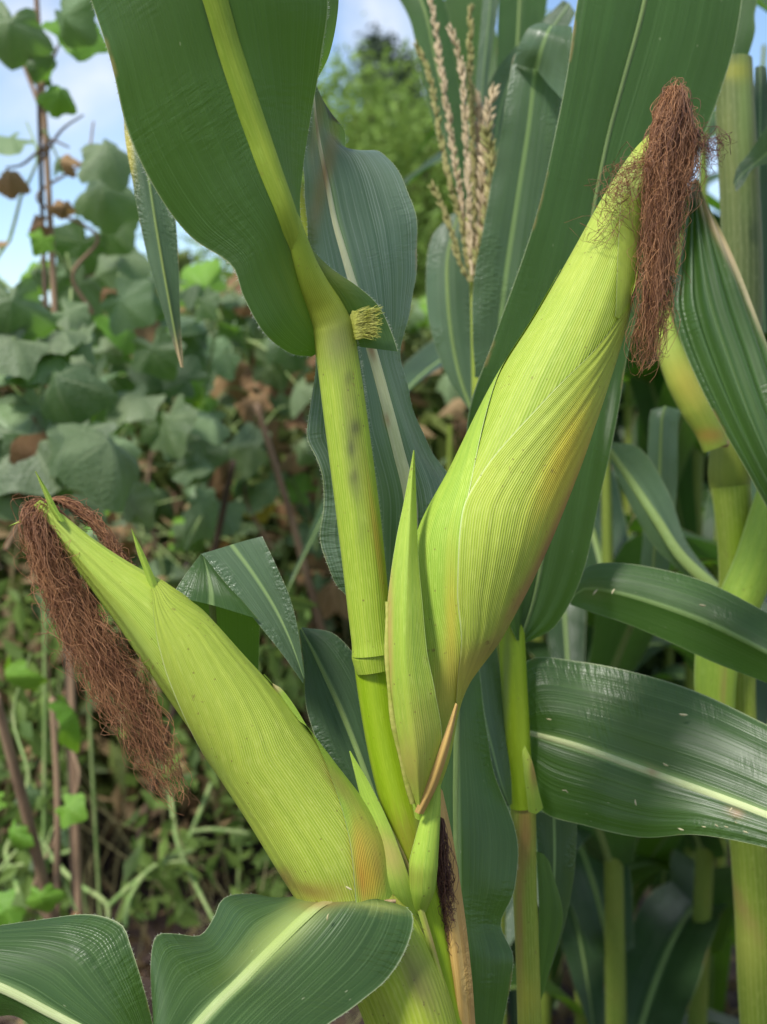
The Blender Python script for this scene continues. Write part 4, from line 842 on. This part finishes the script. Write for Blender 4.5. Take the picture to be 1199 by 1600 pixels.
def vine(label, box, d, n, size, kinds, stems=3, explicit=(), bottom=None, name='climbing_vine', drop=True):
    x0, x1, y0, y1 = box
    e = empty(name, label, 'vine', 'climbing vines behind the corn')
    paths = []
    for i in range(stems):
        xb = x0 + (x1 - x0) * (i + .5) / stems
        pts = [] if i else [np.array([at(xb, 1300, d)[0] + rnd.uniform(-.03, .03), at(xb, 1300, d)[1] + rnd.uniform(0, .08), -.02])]
        for k in range(6):
            y = y1 + 60 + (y0 - y1 - 60) * k / 5
            pts.append(at(xb + rnd.uniform(-.28, .28) * (x1 - x0) / stems * 2, y, d + rnd.uniform(-.05, .05)))
        paths.append(cr(pts, 60))
        tube('stem', e, pts, [.0026, .0027, .0024, .002, .0018, .0015, .001][-len(pts):], MAT['stick' if i % 2 else 'vine_stem'], n=50, ns=7)
    for i in range(n):
        px, py = rnd.uniform(x0, x1), rnd.uniform(y0, y1)
        dd = d + rnd.uniform(-.14, .16)
        p = at(px, py, dd)
        put_leaf(e, p, size * rnd.uniform(.6, 1.2), rnd.choices(range(5), kinds)[0])
        if i % 3 == 0:      # its stalk
            P = paths[rnd.randrange(stems)]; q = P[int(np.argmin(((P - p) ** 2).sum(1)))]
            if np.linalg.norm(q - p) < .3:
                tube('petiole', e, [q, (p + q) / 2 + np.array([0, -.01, .025]), p], [.0016, .0014, .0012], MAT['vine_stem'], n=10, ns=5)
    for (px, py, dd, sz, kind, k, down, roll) in explicit:
        put_leaf(e, at(px, py, dd), sz, kind, k, down, roll)
    for o in e.children: pass
    return e

# kinds: grey green, pale, fresh, dry, yellow
vine('climbing vine with big drooping grey-green leaves at the left edge above the left ear', (-60, 130, 470, 800), 1.2, 46, .08, (9, 4, 1.5, 1.5, .1),
     explicit=[(88, 590, 1.05, .085, 0, 4, 1.0, .1), (18, 470, 1.05, .11, 0, 2, 1.0, 0), (170, 690, 1.05, .12, 0, 1, .8, .6), (50, 690, 1.08, .12, 0, 0, .6, -.9), (120, 700, 1.1, .1, 1, 2, .9, .3)])
vine('climbing vine with flat pale leaves below the hanging leaf tip', (120, 330, 430, 800), 1.5, 64, .08, (8, 5, 2, 2, .2),
     explicit=[(190, 470, 1.3, .08, 1, 0, .6, 1.0), (240, 545, 1.3, .075, 0, 3, .5, .2), (262, 655, 1.3, .09, 0, 0, .5, .1), (330, 650, 1.35, .07, 1, 1, .7, .8), (215, 620, 1.32, .09, 0, 3, .3, -.6)])
vine('climbing vine with dark leaves just left of the main stalk', (310, 520, 440, 800), 1.8, 72, .085, (9, 4, 2, 4, .4))
vine('sparse vine with dry brown leaves on the stick against the white sky', (-30, 150, 190, 430), 1.3, 7, .035, (5, 1, 1, 4, 0), stems=2,
     explicit=[(15, 35, 1.15, .085, 0, 2, .9, -.2), (100, 25, 1.15, .07, 1, 1, .9, .7), (125, 40, 1.2, .08, 2, 0, .8, .2), (165, 225, 1.15, .075, 0, 2, .7, .8), (95, 140, 1.2, .045, 2, 4, 1, 0), (15, 215, 1.2, .07, 1, 0, .2, -.6), (16, 270, 1.2, .04, 3, 4, 1, .1), (95, 250, 1.2, .03, 3, 2, 1, 0), (100, 320, 1.2, .03, 3, 4, 1, 0), (160, 290, 1.3, .09, 0, 4, 1, 0), (40, 100, 1.25, .05, 0, 4, 1, .3), (85, 90, 1.2, .05, 0, 2, 1, .2), (170, 350, 1.4, .08, 0, 1, .6, .3), (130, 380, 1.4, .09, 0, 0, .5, -.3), (200, 400, 1.45, .08, 0, 3, .5, .5), (60, 420, 1.4, .06, 2, 1, .8, 0)])
vine('tangled vine of shaded leaves low behind the left ear', (60, 540, 760, 1010), 2.0, 70, .085, (7, 3, 3, 6, .6), stems=4)
vine('young bright green vine leaves by the tan stick at lower left', (-30, 140, 1020, 1440), 1.25, 7, .04, (3, 2, 5, 2, .5), stems=2,
     explicit=[(115, 1110, 1.1, .075, 2, 1, .9, .6), (105, 1262, 1.1, .04, 2, 0, .4, 1.2), (8, 1055, 1.1, .06, 2, 4, 1, .1), (20, 1300, 1.1, .04, 2, 2, .8, -.3), (65, 1400, 1.1, .04, 2, 2, .9, .2), (10, 1420, 1.05, .05, 2, 1, .5, -.8)])
vine('faded vine seen through the gap between main stalk and right ear', (540, 740, 470, 800), 2.2, 44, .08, (5, 5, 3, 4, 1), stems=4)
vine('wilting vine with yellowed leaves behind the folded leaf', (330, 600, 800, 1150), 2.4, 40, .08, (5, 3, 2, 9, 3), stems=5)

# green runners sprawling on the soil
e = empty('sprawling_vine', 'leafless pale green runners sprawling over the soil below the left silk', 'vine')
for pts in ([(255, 1180), (268, 1250), (276, 1310), (300, 1370), (335, 1440)], [(330, 1225), (312, 1270), (290, 1322)], [(165, 1420), (215, 1375), (255, 1345), (300, 1330)],
            [(195, 1450), (205, 1400), (240, 1355), (290, 1345)], [(80, 1340), (120, 1380), (165, 1410), (170, 1440)], [(0, 1360), (40, 1350), (110, 1330)], [(20, 1440), (30, 1400), (10, 1330), (30, 1290)], [(300, 1300), (330, 1296), (390, 1302)]):
    tube('stem', e, W([(x, y, 1.35 + .25 * (1440 - y) / 300) for x, y in pts]), [.0034, .0032, .003, .0027, .0022][:len(pts)], MAT['vine_stem'], n=30, ns=8)

# poles and sticks, each standing in the soil
def stick(label, a, b, r, mat, extra=()):
    a, b = np.array(a), np.array(b)
    foot_ = b + (b - a) * ((b[2] + .03) / max(1e-3, a[2] - b[2]))
    mid = (a + foot_) / 2 + rng.normal(0, .012, 3)
    o = tube('garden_stick', None, [a, a * .66 + mid * .34 + rng.normal(0, .004, 3), mid, foot_], [r * .7, r * .85, r, r * 1.15], mat, n=60, ns=9, cap=True)
    o['label'] = label; o['category'] = 'stick'; o['group'] = 'sticks that carry the vines'
    for p, q in extra: tube('twig', o, [np.array(p), (np.array(p) + np.array(q)) / 2 + rng.normal(0, .006, 3), np.array(q)], [r * .6, r * .5, r * .35], mat, n=14, ns=6)
    return o
stick('tall reddish-grey stick standing against the white sky at upper left', at(55, -40, 1.25), at(78, 520, 1.27), .004, MAT['stick'], [(at(58, 150, 1.25), at(92, 70, 1.22)), (at(60, 160, 1.25), at(20, 60, 1.28))])
stick('thin dark twig standing beside the tall reddish-grey stick', at(60, 130, 1.22), at(72, 470, 1.24), .003, MAT['stick_dark'], [(at(62, 235, 1.22), at(10, 262, 1.2)), (at(64, 240, 1.22), at(108, 230, 1.2)), (at(66, 250, 1.22), at(130, 180, 1.24))])
stick('leaning tan stick at the lower left edge', at(-8, 1085, 1.05), at(95, 1445, 1.15), .0065, MAT['stick'])
stick('slim brown stick behind the leaning tan stick', at(82, 1090, 1.2), at(70, 1280, 1.2), .0042, MAT['stick'])
stick('brown slanting stick among leaves left of the main stalk', at(400, 630, 1.6), at(440, 790, 1.62), .006, MAT['stick'])
stick('dark slanting stick low behind the left ear tip', at(365, 720, 1.5), at(332, 850, 1.55), .006, MAT['stick_dark'])
tube_o = tube('fallen_branch', None, W([(20, 480), (50, 492), (90, 505), (130, 500)], 1.45), [.004, .006, .006, .004], MAT['stick_dark'], n=24, ns=8, cap=True)
tube_o['label'] = 'dark reddish branch lying across the vine leaves at left'; tube_o['category'] = 'branch'

# ------------------------------------------------------------------ undergrowth, litter (uncountable)
def leaf_cloud(name, label, P, size, mat, cat='undergrowth', up=.4):
    n = len(P)
    d1 = nrm(rng.normal(0, 1, (n, 3)) + np.array([0, 0, -up])); nn = nrm(np.cross(d1, rng.normal(0, 1, (n, 3))))
    sd = np.cross(d1, nn); s = (size * (.5 + rng.random(n)))[:, None]
    q = np.stack([P - d1 * s, P + sd * s * .42 - d1 * s * .15, P + d1 * s + nn * s * .25, P - sd * s * .42 - d1 * s * .15], 1)
    o = mesh_obj(name, q.reshape(-1, 3), [(4 * i, 4 * i + 1, 4 * i + 2, 4 * i + 3) for i in range(n)], mat, smooth=False)
    o['kind'] = 'stuff'; o['label'] = label; o['category'] = cat
    return o
UM = plain_mat('undergrowth leaf', (.03, .06, .012), (.19, .24, .06), 2, .6, island=.85, trans=.3)
UD = plain_mat('dry undergrowth', (.1, .06, .03), (.3, .21, .1), 2, .75, island=.85, trans=.15)
n = 23000
px = rng.uniform(-900, 820, n); dd = rng.uniform(2.1, 3.3, n)
top = 445 + 45 * np.sin(px * .021) + 30 * np.sin(px * .057 + 1)
py = top + (1250 - top) * rng.random(n) ** .85
P = np.array([at(a, b, c) for a, b, c in zip(px, py, dd)]); P = P[P[:, 2] > 0.01]
leaf_cloud('undergrowth', 'dense mass of small dark leaves closing the garden behind the vines', P, .036, UM)
n = 3200
px = rng.uniform(-250, 820, n); dd = rng.uniform(1.9, 2.9, n); py = 520 + 780 * rng.random(n)
P = np.array([at(a, b, c) for a, b, c in zip(px, py, dd)]); P = P[P[:, 2] > 0.01]
leaf_cloud('dry_undergrowth', 'dry tan leaves and stems caught among the vines', P, .026, UD)
n = 6000
P = np.stack([rng.uniform(-1.6, 1.8, n), rng.uniform(.9, 4.5, n), rng.random(n) * .035 + .005], 1)
leaf_cloud('leaf_litter', 'brown leaf litter scattered over the soil', P, .022, UD, 'leaf litter', 0)
n = 2000
px = rng.uniform(-250, 480, n); dd = rng.uniform(1.3, 2.3, n); cl = np.sin(px * .031) + np.sin(px * .013 + 2) + np.sin(dd * 9)
py = 1440 - 520 * rng.random(n) ** 1.3
P = np.array([at(a, b, c) for a, b, c, k in zip(px, py, dd, cl) if k > -.3]); P = P[P[:, 2] > 0.01]
leaf_cloud('weeds', 'small green weeds sprouting low between the vines', P, .02, plain_mat('weed leaf', (.05, .1, .02), (.2, .3, .06), 2, .6, island=.85, trans=.35), 'weeds')
# thin dry stems
cv = []
for i in range(90):
    px = rng.uniform(-100, 760); d = rng.uniform(1.35, 2.5); h = rng.uniform(.3, 1.15)
    b = at(px, 1000, d); b[2] = 0
    t_ = b + np.array([rng.normal(0, .3), rng.normal(0, .2), h])
    cv.append(cr([b, b * .6 + t_ * .4 + rng.normal(0, .04, 3), b * .3 + t_ * .7 + rng.normal(0, .04, 3), t_], 14))
o = strands('dry_stems', None, cv, plain_mat('dry stem', (.12, .1, .04), (.42, .38, .18), 3, .7, island=.9), .0011, 4)
o['label'] = 'thin dry and green stems standing among the vines'; o['category'] = 'undergrowth'

# ================================================================== BACKGROUND CORN
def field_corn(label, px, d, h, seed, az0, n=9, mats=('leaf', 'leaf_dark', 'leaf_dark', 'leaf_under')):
    r_ = random.Random(seed)
    b = at(px, 1200, d); b = np.array([b[0], b[1], -.03])
    e = empty('corn_plant', label, 'corn plant', 'corn plants standing farther back')
    lean = np.array([r_.uniform(-.06, .06), r_.uniform(-.06, .06), 0])
    tube('stalk', e, [b, b + lean * .3 + np.array([0, 0, h * .4]), b + lean * .7 + np.array([0, 0, h * .75]), b + lean + np.array([0, 0, h])], [.012, .0105, .008, .004], MAT['stalk_far'], n=50, ns=14)
    for k in range(n):
        f = .14 + .82 * k / n; p0 = b + lean * f + np.array([0, 0, h * f])
        a = az0 + (math.pi if k % 2 else 0) + (r_.uniform(-.5, .5) if px > 880 else r_.uniform(-.2, .2))
        dr = np.array([math.cos(a), math.sin(a), 0]); sdv = np.array([-math.sin(a), math.cos(a), 0])
        ln = r_.uniform(.45, .75); up = r_.uniform(.5, 1.0); dp = r_.uniform(.7, 1.5); tw = r_.uniform(-.7, .7)
        M0, L0, R0 = [], [], []
        for i in range(9):
            s_ = i / 8
            c = p0 + dr * ln * (.12 * s_ + .62 * s_ ** 1.1) + np.array([0, 0, ln * (up * s_ - dp * s_ * s_)])
            w = .046 * min(1, .45 + s_ * 3) * (1 - s_ ** 2.2) ** .8 + .0008
            t_ = tw * s_; ac = sdv * math.cos(t_) + np.array([0, 0, 1]) * math.sin(t_)
            M0.append(c); L0.append(c - ac * w + np.array([0, 0, w * .35])); R0.append(c + ac * w + np.array([0, 0, w * .35]))
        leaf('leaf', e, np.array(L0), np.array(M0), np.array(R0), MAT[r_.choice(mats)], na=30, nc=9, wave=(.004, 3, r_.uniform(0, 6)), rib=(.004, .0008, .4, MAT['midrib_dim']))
    return rootat(e, b)
FC = [('corn plant with thin yellow stalk rising through the lower right gap', 990, 1.1, 1.0, 3, 1.4), ('pale-stalked corn plant beside the lower right gap, just behind the thick stalk', 1095, 1.3, 1.25, 6, 1.2),
      ('corn plant in deep shade between right ear and right-hand stalk', 930, 1.35, 1.3, 8, .9), ('tall corn plant beyond the right edge stalk', 1210, 1.25, 1.6, 9, 2.2),
      ('dark corn plant behind the broad sweeping leaf', 1080, 1.7, 1.6, 12, .5), ('corn plant in shade directly behind the large right ear', 860, 1.55, 1.45, 14, 1.5),
      ('short corn plant seen in the gap left of the right ear', 700, 1.7, 1.0, 17, 1.55), ('farthest corn plant behind the second slim stalk', 800, 2.1, 1.3, 21, 1.6), ('far corn plant low behind the thick right-hand stalk', 1130, 2.3, 1.7, 23, .1),
      ('far corn plant in the dark middle of the right side', 980, 2.4, 1.7, 25, 2.4)]
FC += [('corn plant in the third row behind the pleated leaf', 1160, 2.9, 1.75, 31, 1.1), ('corn plant in the third row right of the large ear', 1040, 3.0, 1.7, 33, .4), ('corn plant in the third row hidden by the large ear', 900, 2.9, 1.5, 35, 1.2)]
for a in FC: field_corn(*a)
n = 5200
dd = rng.uniform(3.2, 4.6, n); px = rng.uniform(720, 1750, n)
top = np.where(px < 800, 480, 330) + 40 * np.sin(px * .03)
py = top + (1150 - top) * rng.random(n)
P = np.array([at(a, b, c) for a, b, c in zip(px, py, dd)]); P = P[P[:, 2] > .02]
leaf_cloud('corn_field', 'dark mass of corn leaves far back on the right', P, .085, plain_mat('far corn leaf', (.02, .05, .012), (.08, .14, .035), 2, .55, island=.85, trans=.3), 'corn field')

# ================================================================== TREES BEYOND THE GARDEN
def tree(label, base, h, crown_c, crown_r, nclump, per, lsize, mat, bark, conifer=False):
    e = empty('tree', label, 'tree')
    base = np.array(base); top = np.array(crown_c) + np.array([0, 0, crown_r[2] * .6])
    tr = tube('trunk', e, [base, base * .5 + np.array(crown_c) * .5 + rng.normal(0, .08, 3), top], [h * .035, h * .025, h * .006], bark, n=30, ns=10)
    PP = []
    for i in range(nclump):
        v = nrm(rng.normal(0, 1, 3)); rr = rng.random() ** .35
        c = np.array(crown_c) + v * np.array(crown_r) * rr
        if conifer:
            f = rng.random(); c = np.array([crown_c[0], crown_c[1], crown_c[2] - crown_r[2]]) + np.array([0, 0, 2 * crown_r[2] * f])
            a = rng.random() * 6.28; c = c + np.array([math.cos(a), math.sin(a), 0]) * crown_r[0] * (1 - f) * (.4 + .7 * rng.random())
        elif i % 4 == 0:
            tube('limb', tr, [base + (top - base) * rng.uniform(.3, .8), (base + (top - base) * .7 + c) / 2, c], [h * .01, h * .007, h * .003], bark, n=10, ns=5)
        k = crown_r[0] * (.13 if conifer else .2) * (.6 + .8 * rng.random())
        PP.append(c + rng.normal(0, 1, (per, 3)) * k * np.array([1, 1, .7]))
    P = np.concatenate(PP); o = leaf_cloud('crown', '', P, lsize, mat, up=.0)
    for k in ('label', 'category', 'kind'): del o[k]
    o.parent = e; o['kind'] = 'stuff'
    return rootat(e, tuple(base))
TM = plain_mat('tree leaf', (.12, .21, .03), (.27, .4, .08), .6, .6, island=.55, trans=.35)
TD = plain_mat('dark tree leaf', (.03, .055, .03), (.07, .11, .055), .6, .6, island=.6, trans=.15)
bark = plain_mat('bark', (.07, .05, .035), (.15, .11, .08), 12, .9, (1, 1, .2))
c = at(600, 330, 11); tree('rounded light green tree beyond the garden, left of the tassel', (c[0], c[1], -.05), 4.5, c, (1.35, 1.3, 1.15), 190, 95, .05, TM, bark)
c = at(540, 460, 12.5); tree('lower green tree merging with the rounded light green tree', (c[0], c[1], -.05), 3.6, c, (1.9, 1.4, .8), 120, 80, .055, TM, bark)
c = at(592, 230, 21); tree('dark pointed tree rising behind the light green tree', (c[0], c[1], -.05), 6.0, c, (1.3, 1.3, 1.85), 110, 60, .07, TD, bark, True)
c = at(632, 240, 20); tree('second dark treetop just right of the pointed one', (c[0], c[1], -.05), 5.6, c, (1.0, 1.0, 1.55), 90, 60, .07, TD, bark, True)

n = 16000
P = np.stack([rng.uniform(-16, 16, n), rng.uniform(9.5, 11.0, n), rng.random(n) ** .8 * 1.35], 1); P[:, 2] *= .75 + .25 * np.sin(P[:, 0] * 1.7) * np.sin(P[:, 0] * .6 + 1)
leaf_cloud('distant_hedge', 'low green hedge closing the garden far behind', P, .07, TM, 'hedge')

# ================================================================== SMALL BITS: fallen anthers lying on the blades
V, F = [], []
for (x, y, d, a, l) in [(1068, 1117, .546, 5, 10), (993, 1254, .538, 80, 7), (1064, 1296, .529, 20, 7), (858, 1124, .562, 10, 6), (1142, 1265, .521, 120, 6), (1135, 1292, .52, 20, 5), (930, 925, .594, 130, 8), (958, 924, .59, 120, 7), (1098, 946, .575, 10, 8), (1120, 1290, .523, 40, 5),
                        (1100, 1292, .524, 10, 5), (1165, 1300, .517, 20, 6), (512, 1433, .43, 100, 8), (545, 1388, .4305, 30, 8), (1150, 1285, .518, 40, 4), (886, 1237, .552, 40, 4), (882, 1235, .5515, 0, 5), (1040, 1195, .542, 30, 7)]:
    a_ = math.radians(a); ax = RT * math.cos(a_) - UP * math.sin(a_); ay = RT * math.sin(a_) + UP * math.cos(a_); L_ = l * .72 * T * d / 800; p = at(x, y, d - .006); b = len(V)
    for z, r in ((-1, .1), (-.5, .8), (.3, 1), (1, .15)):
        for k in range(6): t = k * 1.0472; V.append(p + ax * z * L_ + ay * (.12 * L_ * z * z) + (ay * math.cos(t) + FWD * math.sin(t)) * r * L_ * .28)
    F += [(b + z * 6 + k, b + z * 6 + (k + 1) % 6, b + z * 6 + 6 + (k + 1) % 6, b + z * 6 + 6 + k) for z in range(3) for k in range(6)]
o = mesh_obj('fallen_anthers', V, F, MAT['anther']); o['kind'] = 'stuff'; o['label'] = 'tiny straw-coloured fallen anthers lying on the broad leaves'; o['category'] = 'anthers'
